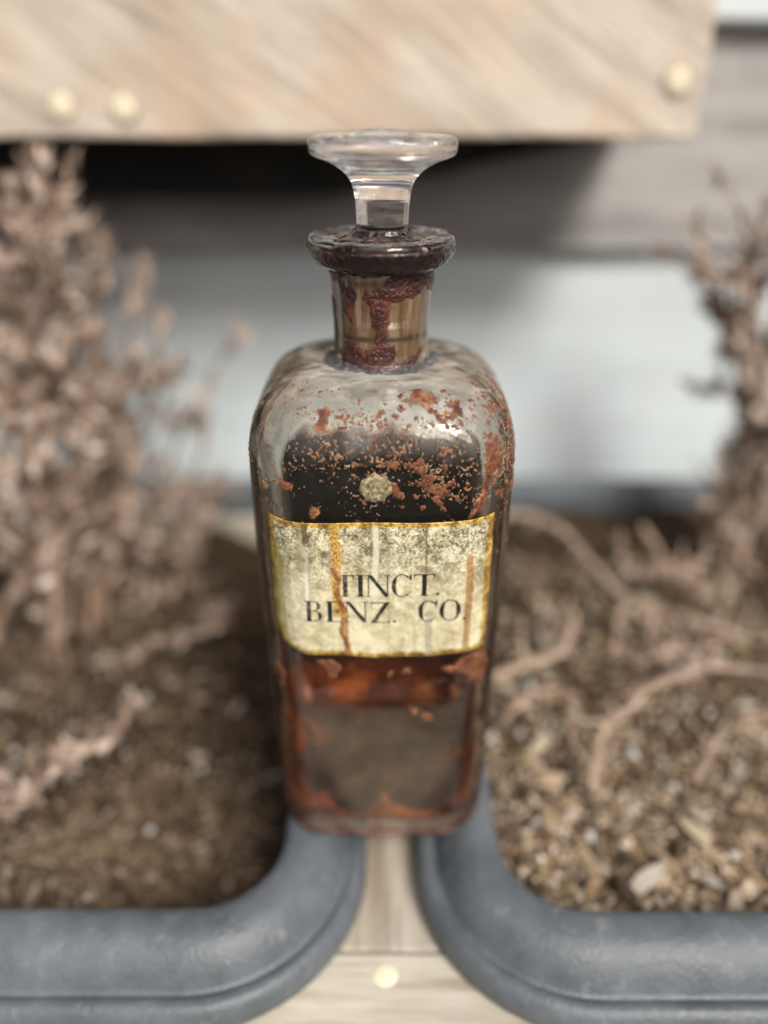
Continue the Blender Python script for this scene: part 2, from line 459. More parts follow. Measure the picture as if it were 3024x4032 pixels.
def scatter(soilo, x0, x1, y0, y1, zf, mat, n_ind, n_stuff, smin, smax, seed, frontbias):
    r = random.Random(seed)
    meshes = [chip_mesh('chip_shape', 1.0, r.uniform(0.22, 0.48), r.uniform(0.10, 0.24), seed * 10 + k, mat) for k in range(10)]
    for i in range(n_ind):
        s = r.uniform(smin, smax) * (1 if r.random() < .85 else 1.3)
        x = r.uniform(x0, x1); y = y0 + (y1 - y0) * (r.random() ** frontbias)
        o = bpy.data.objects.new('wood_chip', r.choice(meshes)); COL.objects.link(o); o.parent = soilo
        o.location = (x, y, zf(x, y) + s * r.uniform(0.08, 0.28)); o.scale = (s, s * r.uniform(.8, 1.2), s)
        o.rotation_euler = (r.uniform(-.5, .5), r.uniform(-.45, .45), r.uniform(0, 6.28))
    # the finer crumbs, too many to pick apart
    src = []
    for me in meshes[:6]:
        V = np.empty(len(me.vertices) * 3); me.vertices.foreach_get('co', V)
        src.append((V.reshape(-1, 3), [tuple(p.vertices) for p in me.polygons]))
    vs, fs, off = [], [], 0
    for i in range(n_stuff):
        V, F = r.choice(src); s = r.uniform(smin * 0.22, smin * 0.8)
        x = r.uniform(x0, x1); y = y0 + (y1 - y0) * (r.random() ** frontbias)
        Mx = Matrix.LocRotScale(Vector((x, y, zf(x, y) + s * 0.1)), __import__('mathutils').Euler((r.uniform(-.8, .8), r.uniform(-.8, .8), r.uniform(0, 6.28))), Vector((s, s * 1.1, s * 1.2)))
        A = np.array(Mx)[:3, :]
        vs.append(V @ A[:, :3].T + A[:, 3]); fs += [tuple(k + off for k in f) for f in F]; off += len(V)
    o = link_mesh('bark_crumbs', np.vstack(vs), fs, mat, soilo, smooth=False); o['kind'] = 'stuff'
scatter(soilL, -0.20, -0.034, -0.056, 0.16, zL, M_chip_l, 290, 7000, 0.0035, 0.0085, 3, 1.3)
scatter(soilR, 0.040, 0.185, -0.056, 0.15, zR, M_chip_r, 298, 8500, 0.0052, 0.0120, 5, 2.5)
# perlite grains lying in the soil
pm = bpy.data.meshes.new('perlite_shape'); bm = bmesh.new(); bmesh.ops.create_icosphere(bm, subdivisions=1, radius=1.0)
for vv in bm.verts: vv.co *= random.uniform(.75, 1.15)
bm.to_mesh(pm); bm.free(); pm.materials.append(M_perl)
for so, zf, pts in ((soilL, zL, [(-0.052, -0.045), (-0.098, -0.036), (-0.086, -0.005), (-0.12, 0.015), (-0.075, 0.03), (-0.15, 0.03), (-0.14, -0.03), (-0.105, 0.06)]),
                    (soilR, zR, [(0.095, 0.016), (0.07, -0.022), (0.052, -0.018), (0.115, -0.03), (0.105, 0.0), (0.13, 0.02), (0.062, 0.05), (0.15, -0.02), (0.088, -0.047)])):
    for (x, y) in pts:
        o = bpy.data.objects.new('perlite_grain', pm); COL.objects.link(o); o.parent = so
        s = random.uniform(0.0011, 0.0022); o.scale = (s, s * 1.2, s * .8); o.location = (x, y, zf(x, y) + 0.003); o.rotation_euler = (random.random() * 3, 0, random.random() * 3)

# ------------------------------------------------------------------ plants
def smooth_path(pts, n=8):
    P = [Vector(p) for p in pts]; out = []
    Q = [P[0] * 2 - P[1]] + P + [P[-1] * 2 - P[-2]]
    for i in range(1, len(Q) - 2):
        for k in range(n):
            t = k / n; a, b, c, d = Q[i - 1], Q[i], Q[i + 1], Q[i + 2]
            out.append(0.5 * ((2 * b) + (c - a) * t + (2 * a - 5 * b + 4 * c - d) * t * t + (-a + 3 * b - 3 * c + d) * t ** 3))
    out.append(P[-1]); return out
def tube(vs, fs, path, r0, r1, nseg=7, rough=0.12, rr=None):
    rr = rr or random
    off = len(vs); n = len(path); ref = Vector((0.31, 0.2, 0.93))
    for i, p in enumerate(path):
        t = (path[min(i + 1, n - 1)] - path[max(i - 1, 0)]).normalized()
        a = t.cross(ref).normalized(); b = t.cross(a)
        rad = r0 + (r1 - r0) * i / (n - 1)
        for k in range(nseg):
            an = 2 * math.pi * k / nseg
            vs.append(p + (a * math.cos(an) + b * math.sin(an)) * rad * (1 + rr.uniform(-rough, rough)))
    for i in range(n - 1):
        for k in range(nseg):
            fs.append((off + i * nseg + k, off + i * nseg + (k + 1) % nseg, off + (i + 1) * nseg + (k + 1) % nseg, off + (i + 1) * nseg + k))
    fs.append(tuple(off + (n - 1) * nseg + k for k in range(nseg))); fs.append(tuple(off + k for k in reversed(range(nseg))))
def leaf(vs, fs, p, d, r, L, W):
    """small curled dead leaf: two bent quads"""
    side = d.cross(Vector((r.uniform(-1, 1), r.uniform(-1, 1), r.uniform(-1, 1)))).normalized()
    up = side.cross(d).normalized()
    o = len(vs); curl = r.uniform(-0.3, 0.45)
    vs += [p, p + d * L * .45 + side * W * .5 + up * L * curl * .4, p + d * L * .5 - up * W * 0.12 + up * L * curl * .3, p + d * L * .45 - side * W * .5 + up * L * curl * .4, p + d * L + up * L * curl]
    fs += [(o, o + 1, o + 4, o + 2), (o, o + 2, o + 4, o + 3)]
def plant(name, base, stems, label, cat, seed, leafL=0.0042, leafW=0.0016, dens=1.0, leafy_from=0.1, twigs=True, mat_s=None, group=None, side_len=0.028, cluster=1.0, smat_r=(0.0016, 0.0007)):
    """stems: list of point lists in world coordinates"""
    r = random.Random(seed)
    root = empty(name, base); tag(root, label, cat, group)
    lv, lf = [], []; bv = Vector(base); sd = Vector((seed, 0, 0))
    def foliate(path, d0):
        for i in range(1, len(path)):
            seg = path[i] - path[i - 1]; t = i / len(path)
            if t < d0: continue
            cl = mnoise.noise((path[i] + bv) * 85 + sd)
            cnt = int(seg.length / 0.00085 * dens * (2.1 if cl > 0.02 else .12) + r.random())
            for _ in range(cnt):
                p = path[i - 1] + seg * r.random()
                dd = (seg.normalized() * r.uniform(0.5, 1.7) + Vector((r.gauss(0, 1), r.gauss(0, 1), r.gauss(0, 1))).normalized() * r.uniform(.6, 1.1)).normalized()
                leaf(lv, lf, p + dd * 0.0004, dd, r, leafL * r.uniform(.6, 1.4), leafW * r.uniform(.7, 1.4))
    for st in stems:
        vs, fs = [], []
        path = [p - bv for p in smooth_path(st, 7)]
        tube(vs, fs, path, smat_r[0], smat_r[1], 7, .12, r)
        foliate(path, leafy_from)
        if twigs:
            L = sum((path[i] - path[i - 1]).length for i in range(1, len(path)))
            for q in range(int(L / 0.011)):
                i = r.randrange(int(len(path) * leafy_from) + 1, len(path) - 1)
                fwd = (path[i + 1] - path[i]).normalized()
                dv = (fwd * .7 + Vector((r.gauss(0, .7), r.gauss(0, .7), r.gauss(0.25, .5)))).normalized()
                ln = side_len * r.uniform(.45, 1.2)
                tp = [path[i]]
                for k in range(1, 6):
                    dv = (dv + Vector((r.gauss(0, .16), r.gauss(0, .16), .10))).normalized(); tp.append(tp[-1] + dv * ln / 5)
                tube(vs, fs, tp, smat_r[0] * .5, smat_r[1] * .5, 5, .1, r)
                foliate(tp, 0.0)
        link_mesh('stem', vs, fs, mat_s or M_stem, root)
    if lf:
        o = link_mesh('foliage', lv, lf, M_leaf, root, smooth=False); o['kind'] = 'stuff'
    return root

def pt(px, py, dist):
    """a point of the place seen along a picture ray at a horizontal distance from the lens"""
    F, th = 1660.0, R(28); u = (px - 829.5) / F; w = (py - 1106) / F
    fy = math.cos(th) - w * math.sin(th); fz = -math.sin(th) - w * math.cos(th)
    t = dist / fy
    return Vector((u * t, dist - 0.2, 0.2 + fz * t))
def ray_z(px, py, z):
    F, th = 1660.0, R(28); u = (px - 829.5) / F; w = (py - 1106) / F
    fy = math.cos(th) - w * math.sin(th); fz = -math.sin(th) - w * math.cos(th)
    t = (z - 0.2) / fz
    return Vector((u * t, fy * t - 0.2, z))
def stem_up(base, tip, r, sway=0.008, n=5):
    b, t = Vector(base), Vector(tip); out = []
    for i in range(n + 1):
        k = i / n; p = b.lerp(t, k)
        s = sway * math.sin(math.pi * k)
        out.append(p + Vector((r.uniform(-s, s), r.uniform(-s, s), 0)))
    return out
# left shrub: a bushy mass of stems
r = random.Random(21)
tips = [(150, 330, .36), (95, 345, .35), (20, 430, .33), (-50, 470, .33), (185, 470, .37), (60, 560, .32), (215, 590, .37), (330, 545, .40), (120, 640, .33),
        (-40, 650, .30), (345, 700, .37), (60, 780, .31), (190, 830, .32), (490, 745, .40),
        (400, 880, .38), (130, 420, .36), (250, 780, .35), (0, 520, .34), (180, 690, .35), (90, 860, .31), (360, 820, .39), (-30, 900, .30), (90, 980, .30), (300, 1000, .34), (470, 1030, .39), (200, 1120, .32), (440, 1160, .36), (20, 1100, .29)]
st = []
for (px, py, d) in tips:
    tip = pt(px, py, d)
    bx = -0.165 + (tip.x + 0.165) * 0.45 + r.uniform(-.015, .015); by = 0.11 + (tip.y - 0.13) * .5 + r.uniform(-.02, .02)
    bx = max(-0.30, min(-0.075, bx))
    st.append(stem_up((bx, by, zL(bx, by) - .004), tip, r, .010))
plant('withered_shrub', (-0.165, 0.11, -0.034), st, 'dense brown withered shrub with dead leaves filling the left pot', 'shrub', 5, 0.0080, 0.0034, dens=0.36, leafy_from=.12, side_len=0.024)

# lower sprigs lying to the front of the left pot
for (a, b, c_, lab) in (((285, 1500), (150, 1640), (60, 1750), 'pinkish dead sprig on the soil at the front of the left pot'),
                        ((500, 1290), (370, 1380), (230, 1440), 'grey brown dead sprig in the middle of the left pot')):
    P = [ray_z(a[0], a[1], -0.010), ray_z(a[0] * .55 + b[0] * .45 + 28, a[1] * .5 + b[1] * .5 + 14, -0.008), ray_z(b[0], b[1], -0.018), ray_z(b[0] * .5 + c_[0] * .5 - 26, b[1] * .5 + c_[1] * .5 + 8, -0.014), ray_z(c_[0], c_[1], -0.026)]
    plant('dead_sprig', tuple(P[1]), [P], lab, 'sprig', 31 + a[0], 0.007, 0.003, dens=.6, leafy_from=0.0, side_len=.014, group='dead sprigs lying in the left pot')

# right pot: withered plant at the right edge
r = random.Random(44); st = []
for (px, py, d) in [(1500, 560, .37), (1600, 590, .35), (1690, 500, .36), (1570, 690, .37), (1655, 760, .35), (1610, 470, .38), (1720, 640, .36), (1690, 900, .34)]:
    tip = pt(px, py, d); bx, by = 0.190 + r.uniform(-.012, .012), 0.155 + r.uniform(-.012, .012)
    st.append([Vector((bx, by, zR(bx, by) - .004)), Vector((bx + r.uniform(-.006, .006), by, 0.025)), Vector((bx, by, 0.06)).lerp(tip, .45), tip])
plant('withered_plant', (0.190, 0.155, -0.02), st, 'upright brown withered plant at the right edge of the right pot', 'plant', 9, 0.0080, 0.0034, dens=.40, leafy_from=.1, side_len=.026)

# small tangled sprigs lying at mid distance in the right pot
for (pp, lab) in (([(1110, 1200, -.004), (1150, 1240, .004), (1195, 1300, .002), (1180, 1370, -.006)], 'fuzzy tan sprig lying under the arching twig, nearest the label'),
                  ([(1330, 1190, -.002), (1395, 1235, .006), (1470, 1230, .006), (1560, 1190, .0)], 'tangled tan sprig crossing behind the knobbed twig'),
                  ([(1600, 1330, -.004), (1540, 1395, .004), (1455, 1400, .002), (1370, 1440, -.006)], 'feathery sprig between the arching twig and the long pale one'),
                  ([(1090, 1560, -.008), (1130, 1510, .0), (1200, 1490, .002), (1260, 1510, -.006)], 'short tan sprig beside the lower right side of the bottle'),
                  ([(1640, 1240, .0), (1600, 1200, .01), (1630, 1130, .014), (1690, 1100, .01)], 'curled sprig at the right edge below the upright plant')):
    P = [ray_z(a, b, z) for a, b, z in pp]
    plant('dead_sprig', tuple(P[1]), [P], lab, 'sprig', 400 + pp[0][0], 0.0055, 0.0022, dens=.42, leafy_from=0.0, side_len=.013, group='dead sprigs tangled in the right pot', smat_r=(.0013, .0007))

# fallen curved twigs
TW = [([(1060, 1120, .01), (1130, 1112, .012), (1210, 1147, .012), (1278, 1223, .008), (1345, 1290, .006), (1421, 1318, .008), (1510, 1345, .006), (1610, 1385, 0.0)], .0026, 'thick pinkish twig arching from behind the bottle across the right pot'),
      ([(1385, 1140, .018), (1405, 1170, .012), (1442, 1219, .004), (1490, 1262, .0), (1540, 1300, -.006)], .0022, 'short pale twig with a knobbed broken end in the right pot'),
      ([(1070, 1462, -.002), (1140, 1432, .004), (1208, 1405, .006), (1235, 1350, .006), (1225, 1290, .0)], .0026, 'bent brown twig just right of the label at mid pot'),
      ([(1272, 1712, -.012), (1284, 1650, -.006), (1300, 1580, .0), (1350, 1525, .004), (1425, 1482, .004), (1500, 1452, .004), (1590, 1440, .004), (1690, 1455, .0)], .0028, 'long pale branching twig curving to the right edge above the chips'),
      ([(1495, 1690, -.012), (1520, 1645, -.006), (1552, 1600, .0), (1600, 1552, .004), (1650, 1537, .004), (1700, 1545, .0)], .0019, 'grey hooked twig near the right edge low in the photo'),
      ([(1340, 1300, .004), (1325, 1380, .0), (1345, 1430, -.006)], .0017, 'small twig hanging down below the arching one'),
      ([(1415, 1310, .01), (1400, 1360, .002), (1395, 1395, -.006)], .0017, 'short stub of twig under the fork'),
      ([(1560, 1230, .004), (1570, 1300, -.004), (1530, 1390, -.01)], .0020, 'dark upright twig near the right edge')]
for i, (pp, rad, lab) in enumerate(TW):
    r = random.Random(100 + i)
    P = smooth_path([ray_z(a + r.uniform(-7, 7), b + r.uniform(-7, 7), z + r.uniform(-.001, .001)) for a, b, z in pp], 8)
    P = [p + Vector((mnoise.noise(p * 130), mnoise.noise(p * 130 + Vector((9, 0, 0))), mnoise.noise(p * 130 + Vector((0, 9, 0))))) * 0.0016 for p in P]
    c0 = P[len(P) // 2]; vs, fs = [], []
    rad *= .82
    tube(vs, fs, [p - c0 for p in P], rad * .95, rad * .45, 9, .2, r)
    for q in range(max(4, len(P) // 5)):      # forks and snags
        k = r.randrange(2, len(P) - 3); fwd = (P[k + 1] - P[k]).normalized()
        dv = (fwd * .8 + Vector((r.gauss(0, .8), r.gauss(0, .8), r.gauss(.25, .4)))).normalized(); ln = r.choice((.004, .007, .014, .022))
        tp = [P[k] - c0]
        for w in range(4):
            dv = (dv + Vector((r.gauss(0, .25), r.gauss(0, .25), r.gauss(0, .15)))).normalized(); tp.append(tp[-1] + dv * ln / 4)
        tube(vs, fs, tp, rad * .5, rad * .2, 6, .15, r)
    for q in range(len(P) // 6):              # swollen nodes
        k = r.randrange(1, len(P) - 2)
        tube(vs, fs, [P[k] - c0, P[k].lerp(P[k + 1], .5) - c0, P[k + 1] - c0], rad * 1.05, rad * 1.0, 8, .25, r)
    o = link_mesh('fallen_twig', vs, fs, M_twig)
    o.location = c0; tag(o, lab, 'twig', 'fallen twigs lying in the right pot')

# ================================================================== BOTTLE
BX, BY = -0.0006, -0.005
bottle = empty('apothecary_bottle', (BX, BY, 0)); tag(bottle, 'square old glass apothecary bottle with resin stains standing across the pot rims', 'bottle')
N = 208
TH = np.linspace(0, 2 * np.pi, N, endpoint=False)
def rho(th, a, r):
    """radius of a rounded square (half width a, corner radius r) in direction th"""
    c, s = np.abs(np.cos(th)), np.abs(np.sin(th))
    big, sm = np.maximum(c, s), np.minimum(c, s)
    flat = a / big
    k = a - r                                   # corner centre (k,k)
    b = k * (big + sm)
    disc = np.maximum(b * b - (2 * k * k - r * r), 0)
    corner = b + np.sqrt(disc)
    return np.where(flat * sm <= k + 1e-12, flat, corner)
def ring(a, r, z, th=TH, bulge=0.0017):
    p = rho(th, a, r); x, y = p * np.cos(th), p * np.sin(th)
    w = max(0.0, 1 - r / a) * 1.9                # no bulge where the section is round
    k = bulge / a * min(1, w)
    x2 = x * (1 + k * (1 - (y / a) ** 2)); y2 = y * (1 + k * (1 - (x / a) ** 2))
    sx = 1 - 0.06 * min(1.0, max(0.0, (a - 0.015) / 0.012))      # a touch deeper than wide
    return np.stack([x2 * sx, y2, np.full_like(x2, z)], -1)
mm = 0.001
# outer section: half width, corner radius, height (mm)
def shoulder(a0, r0, z0, a1, r1, z1, n, pw=2.0):
    out = []
    for i in range(n + 1):
        t = i / n * math.pi / 2
        k = math.sin(t) ** (2 / pw); c = math.cos(t) ** (2 / pw)
        a = a1 + (a0 - a1) * c
        out.append((a, r0 + (r1 - r0) * (1 - c) ** 1.0 if a > a1 else r1, z0 + (z1 - z0) * k))
    return out
OUT = [(27, 10, 1.2), (29.0, 11, 0.0), (30.4, 12, 0.3), (31.5, 12.4, 1.4), (32.0, 12.7, 3.2), (32.2, 12.8, 6), (32.6, 13.2, 20), (33.1, 13.8, 40), (33.5, 15, 60), (33.8, 14.8, 80), (34.0, 14.6, 100), (34.0, 14.6, 114), (33.95, 14.6, 120)]
OUT += shoulder(33.9, 14.6, 121.5, 15.0, 14.9, 141.6, 22, 2.55)[1:-1]
OUT += [(14.2, 14.2, 141.75), (13.0, 13.0, 142.2), (12.3, 12.3, 143.2), (11.9, 11.9, 145.5), (11.9, 11.9, 149), (12.1, 12.1, 155), (12.5, 12.5, 161), (12.8, 12.8, 164.6), (13.4, 13.4, 165.1), (14.8, 14.8, 165.5), (16.4, 16.4, 166.5), (17.5, 17.5, 168.0), (18.15, 18.15, 169.7),
        (18.35, 18.35, 171.0), (18.2, 18.2, 171.6), (17.7, 17.7, 171.95), (16.4, 16.4, 172.0), (12.0, 12.0, 171.7), (9.6, 9.6, 171.2), (8.8, 8.8, 170.2), (8.5, 8.5, 168)]
INN = [(8.3, 8.3, 160), (8.0, 8.0, 146), (8.3, 8.3, 142.5), (9.5, 9.5, 140.3), (12.0, 12.0, 138.9)]
INN += list(reversed(shoulder(31.2, 9, 120.0, 12.3, 12.2, 138.9, 18, 2.55)))[1:-1]
INN += [(31.3, 9, 117.5), (31.0, 9, 80), (30.3, 9, 40), (30.1, 9, 18), (29.9, 9, 10.5), (29.3, 9, 6.4), (27.6, 8.5, 4.0), (24.5, 8, 3.0), (13.0, 6, 2.9)]
def refine(sec, maxd):
    out = [sec[0]]
    for a, b in zip(sec[:-1], sec[1:]):
        d = math.hypot(b[0] - a[0], b[2] - a[2]); n = max(1, math.ceil(d / maxd))
        for k in range(1, n + 1):
            t = k / n; out.append(tuple(a[i] + (b[i] - a[i]) * t for i in range(3)))
    return out
def loft(sec, th=TH):
    return np.array([ring(a * mm, min(r, a) * mm, z * mm, th) for a, r, z in sec])
def grid_faces(nr, nt, closed=True):
    i = np.arange(nr - 1)[:, None]; j = np.arange(nt if closed else nt - 1)[None, :]
    a = i * nt + j; b = i * nt + (j + 1) % nt
    return np.stack([a, b, b + nt, a + nt], -1).reshape(-1, 4)
def normals(P, closed=True):
    dth = (np.roll(P, -1, 1) - np.roll(P, 1, 1)) if closed else np.gradient(P, axis=1)
    ds = np.gradient(P, axis=0)
    n = np.cross(dth, ds); n /= (np.linalg.norm(n, axis=-1, keepdims=True) + 1e-12)
    return n
body_sec = refine(OUT, 4.0) + refine(INN, 4.0)
P = loft(body_sec); nr = len(body_sec)
vs = P.reshape(-1, 3).tolist(); fs = grid_faces(nr, N).tolist()
vs.append([0, 0, body_sec[0][2] * mm + .0004]); vs.append([0, 0, body_sec[-1][2] * mm])
for j in range(N):
    fs.append([len(vs) - 2, (j + 1) % N, j]); fs.append([len(vs) - 1, (nr - 1) * N + j, (nr - 1) * N + (j + 1) % N])
glass = link_mesh('glass_body', np.array(vs), fs, M_glass, bottle)

# fine section of the outside, used by all crusts and films
SEC = refine([s for s in OUT[1:]], 0.5)
zidx = np.array([s[2] for s in SEC])
def surface(s0, s1, th0, th1, nth, step=0.35, off=0.0, base=None):
    """patch of the outside between section indices, angles in degrees (270 = front)"""
    src = base or OUT[1:]
    sec = refine(src, step)
    zs = [s[2] for s in sec]
    th = np.radians(np.linspace(th0, th1, nth))
    return sec, th
def patch(sec, th, closed=False):
    P = loft(sec, th); Nn = normals(P, closed); return P, Nn
def crust(name, sec, th, mask, height, mat, closed=False, thr=0.0, attrs=None, parent=None, base_off=0.00005):
    """real relief: faces where mask>thr, pushed out along the normal by height"""
    P, Nn = patch(sec, th, closed)
    mk = mask(P); h = height(P, mk)
    Q = P + Nn * (base_off + np.where(mk > thr, h, -0.0001))[..., None]
    F = grid_faces(P.shape[0], P.shape[1], closed)
    keep = (mk.reshape(-1)[F] > thr).sum(1) >= 2
    F = F[keep]; used = np.unique(F); mp = -np.ones(P.shape[0] * P.shape[1], int); mp[used] = np.arange(len(used))
    V = Q.reshape(-1, 3)[used]; F = mp[F]
    o = link_mesh(name, V, F.tolist(), mat, parent or bottle)
    a = o.data.attributes.new('thick', 'FLOAT', 'POINT'); a.data.foreach_set('value', np.clip(mk.reshape(-1)[used], 0, 1).astype(np.float32))
    return o

# --- crust materials
def mat_crust(name, lo, mid, hi, rough=(0.25, 0.5), nscale=900, bumpd=0.0004, coat=0.3, thin=0):
    m = NT(name); v = m.coord()
    n1 = m.noise(v, nscale, 5, 0.65, 0.3); n2 = m.noise(v, nscale * .25, 3)
    t = attr(m, 'thick').outputs['Fac']
    f = m.math('ADD', m.math('MULTIPLY', n2, 0.75), m.math('MULTIPLY', t, -0.12))
    f = m.math('ADD', f, m.math('MULTIPLY', m.math('SUBTRACT', n1, 0.5), 0.45))
    c = m.ramp(f, [(0.15, lo), (0.36, mid), (0.58, hi)])
    sh = m.pbr(c, m.ramp(n1, [(0.3, rough[0]), (0.7, rough[1])]), m.bump(n1, bumpd), 0.5, coat, 0.15)
    if thin: sh = m.mixsh(m.ramp(m.math('ADD', t, m.math('MULTIPLY', m.math('SUBTRACT', n1, .5), .5)), [(0.0, thin), (0.35, 1.0)]), m.transp(), sh)
    return m.done(sh)
M_crust = mat_crust('dried_resin', (0.018, 0.006, 0.006), (0.075, 0.022, 0.016), (0.20, 0.07, 0.03), thin=.45)
M_crust_lip = mat_crust('black_resin', (0.005, 0.003, 0.004), (0.013, 0.006, 0.006), (0.12, 0.035, 0.022), (0.12, 0.35), 700, 0.0004, .5)
M_flake = mat_crust('rusty_flakes', (0.07, 0.020, 0.012), (0.20, 0.072, 0.028), (0.46, 0.25, 0.11), (0.5, 0.8), 1500, 0.0002, 0.0, .35)
M_dust = mat_crust('grey_dust', (0.03, 0.028, 0.026), (0.16, 0.145, 0.13), (0.42, 0.37, 0.32), (0.85, 0.95), 1800, 0.0003, 0.0)

# --- neck crust, drips traced in (x, height) mm
P1 = [(-13.6, 166.8), (-13.2, 163.9), (-11.8, 162.2), (-10.4, 162.8), (-9.8, 160.5), (-9.2, 158.2), (-9.1, 155.8), (-7.6, 153.3), (-6.7, 153.5), (-6.7, 156.7), (-5.9, 159.1), (-6.3, 161.7), (-7.4, 162.5), (-8.6, 161.7), (-10.0, 163.9), (-6.8, 164.5), (-4.5, 164.5), (-1.6, 164.3), (2.5, 165.1), (2.5, 166.8)]
P2 = [(-3.9, 161.7), (-4.6, 159.6), (-2.8, 157.6), (-2.5, 154.9), (-2.7, 152.3), (-1.3, 151.9), (-1.6, 150.1), (-1.3, 148.3), (-2.9, 147.1), (-4.7, 147.4), (-7.1, 148.9), (-8.9, 148.9), (-10.2, 146.1), (-7.8, 144.6), (-3.2, 143.3), (0.8, 142.4), (3.2, 144.0), (3.7, 146.1), (2.9, 148.3), (1.5, 148.9), (1.5, 152.6), (2.4, 153.8), (1.7, 154.9), (2.2, 158.2), (4.3, 158.5), (5.8, 159.6), (7.5, 159.1), (8.7, 159.9), (10.7, 161.7), (12.6, 158.5), (13.2, 162), (13.0, 166.8), (2.5, 166.8), (0.5, 162.8), (-1.6, 161.7)]
P3 = [(-10.5, 146.5), (-8, 145.0), (-3.2, 143.6), (0.8, 143.0), (3.2, 143.8), (5.5, 144.5), (8, 145.5), (9.5, 147.0), (10.5, 146.2), (8, 143.0), (3, 141.6), (-3, 141.6), (-9, 143.4), (-12, 145.8)]
P4 = [(-12.4, 158), (-12.2, 148), (-11.6, 143), (-10.9, 143), (-11.0, 150), (-11.5, 158)]
neck_sec = refine([s for s in OUT if 141.8 <= s[2] <= 165.9 and s[0] < 16.5], 0.22)
def neck_mask(Pp):
    x, z = Pp[..., 0] / mm, Pp[..., 2] / mm
    jit = (fbm(Pp, 500, 4, 3) - .5) * 2.6 + (fbm(Pp, 1800, 2, 8) - .5) * 1.0
    front = Pp[..., 1] < 0.002
    d = np.maximum.reduce([poly_sd(x, z, P1), poly_sd(x, z, P2), poly_sd(x, z, P3) * .8, poly_sd(x, z, P4) * .8])
    back = (fbm(Pp, 260, 3, 40) - 0.56) * 12
    d = np.where(front, d, back) + jit * 0.55
    return d / 1.6
def neck_h(Pp, mk):
    return 0.00006 + np.clip(mk, 0, 1) ** .6 * 0.00028 * (0.35 + 1.3 * fbm(Pp, 900, 3, 5)) + np.clip(mk, 0, 1) * (fbm(Pp, 2600, 2, 6) - .5) * 0.0005
crust('resin_crust', neck_sec, np.radians(np.linspace(0, 360, 420, endpoint=False)), neck_mask, neck_h, M_crust, closed=True)
# --- lip crust
lip_sec = refine([s for s in OUT if s[2] >= 165.3 and s[0] >= 13.5], 0.25)
lip_sec = [s for s in lip_sec if not (s[2] > 171.5 and s[0] < 17.9)]
def lip_mask(Pp):
    a = np.degrees(np.arctan2(Pp[..., 1], Pp[..., 0])) % 360
    z = Pp[..., 2] / mm
    d = 0.5 + (fbm(Pp, 220, 4, 12) - .5) * 1.8 - sstep(169.9, 170.9, z) * 1.6
    gap = np.exp(-((a - 238) / 5.0) ** 2) * 1.3 * (z < 171)      # clear notch left of centre
    return d + .25 - gap
def lip_h(Pp, mk):
    return 0.00005 + np.clip(mk, 0, 1) * (0.00016 + 0.0005 * (fbm(Pp, 1300, 3, 15) - .35))
crust('lip_crust', lip_sec, np.radians(np.linspace(0, 360, 520, endpoint=False)), lip_mask, lip_h, M_crust_lip, closed=True)
# --- dust on the lip top and in the ring round the neck
top_sec = refine([s for s in OUT if s[2] >= 171.15 and s[0] <= 17.9], 0.3)
def top_mask(Pp): return (fbm(Pp, 330, 5, 22) - .40) * 5
def dust_h(Pp, mk): return 0.00004 + np.clip(mk, 0, 1) * 0.0004 * fbm(Pp, 1500, 3, 4)
crust('lip_dust', top_sec, np.radians(np.linspace(0, 360, 360, endpoint=False)), top_mask, dust_h, M_dust, closed=True)
ring_sec = refine([(18.5, 18.0, 140.2)] + [s for s in OUT if 140.3 <= s[2] <= 143.3 and s[0] < 17], 0.3)
SH = [s for s in OUT if s[2] >= 117]
def ring_mask(Pp):
    rr = np.hypot(Pp[..., 0], Pp[..., 1]) / mm; a = np.arctan2(Pp[..., 1], Pp[..., 0])
    edge = 14.6 + 2.6 * (fbm(Pp, 150, 4, 31) - .5) * 2
    return (edge - rr) / 2.0 + (fbm(Pp, 900, 3, 2) - .5) * .8 - sstep(142.6, 143.4, Pp[..., 2] / mm) * 2
M_greydust = mat_crust('lint_grey_dust', (0.03, 0.03, 0.032), (0.085, 0.083, 0.082), (0.26, 0.24, 0.22), (0.9, 0.95), 2200, 0.0003, 0.0)
crust('neck_dust', refine([s for s in OUT if 140.3 <= s[2] <= 143.5 and s[0] < 21], 0.3), np.radians(np.linspace(0, 360, 460, endpoint=False)), ring_mask, dust_h, M_greydust, closed=True)

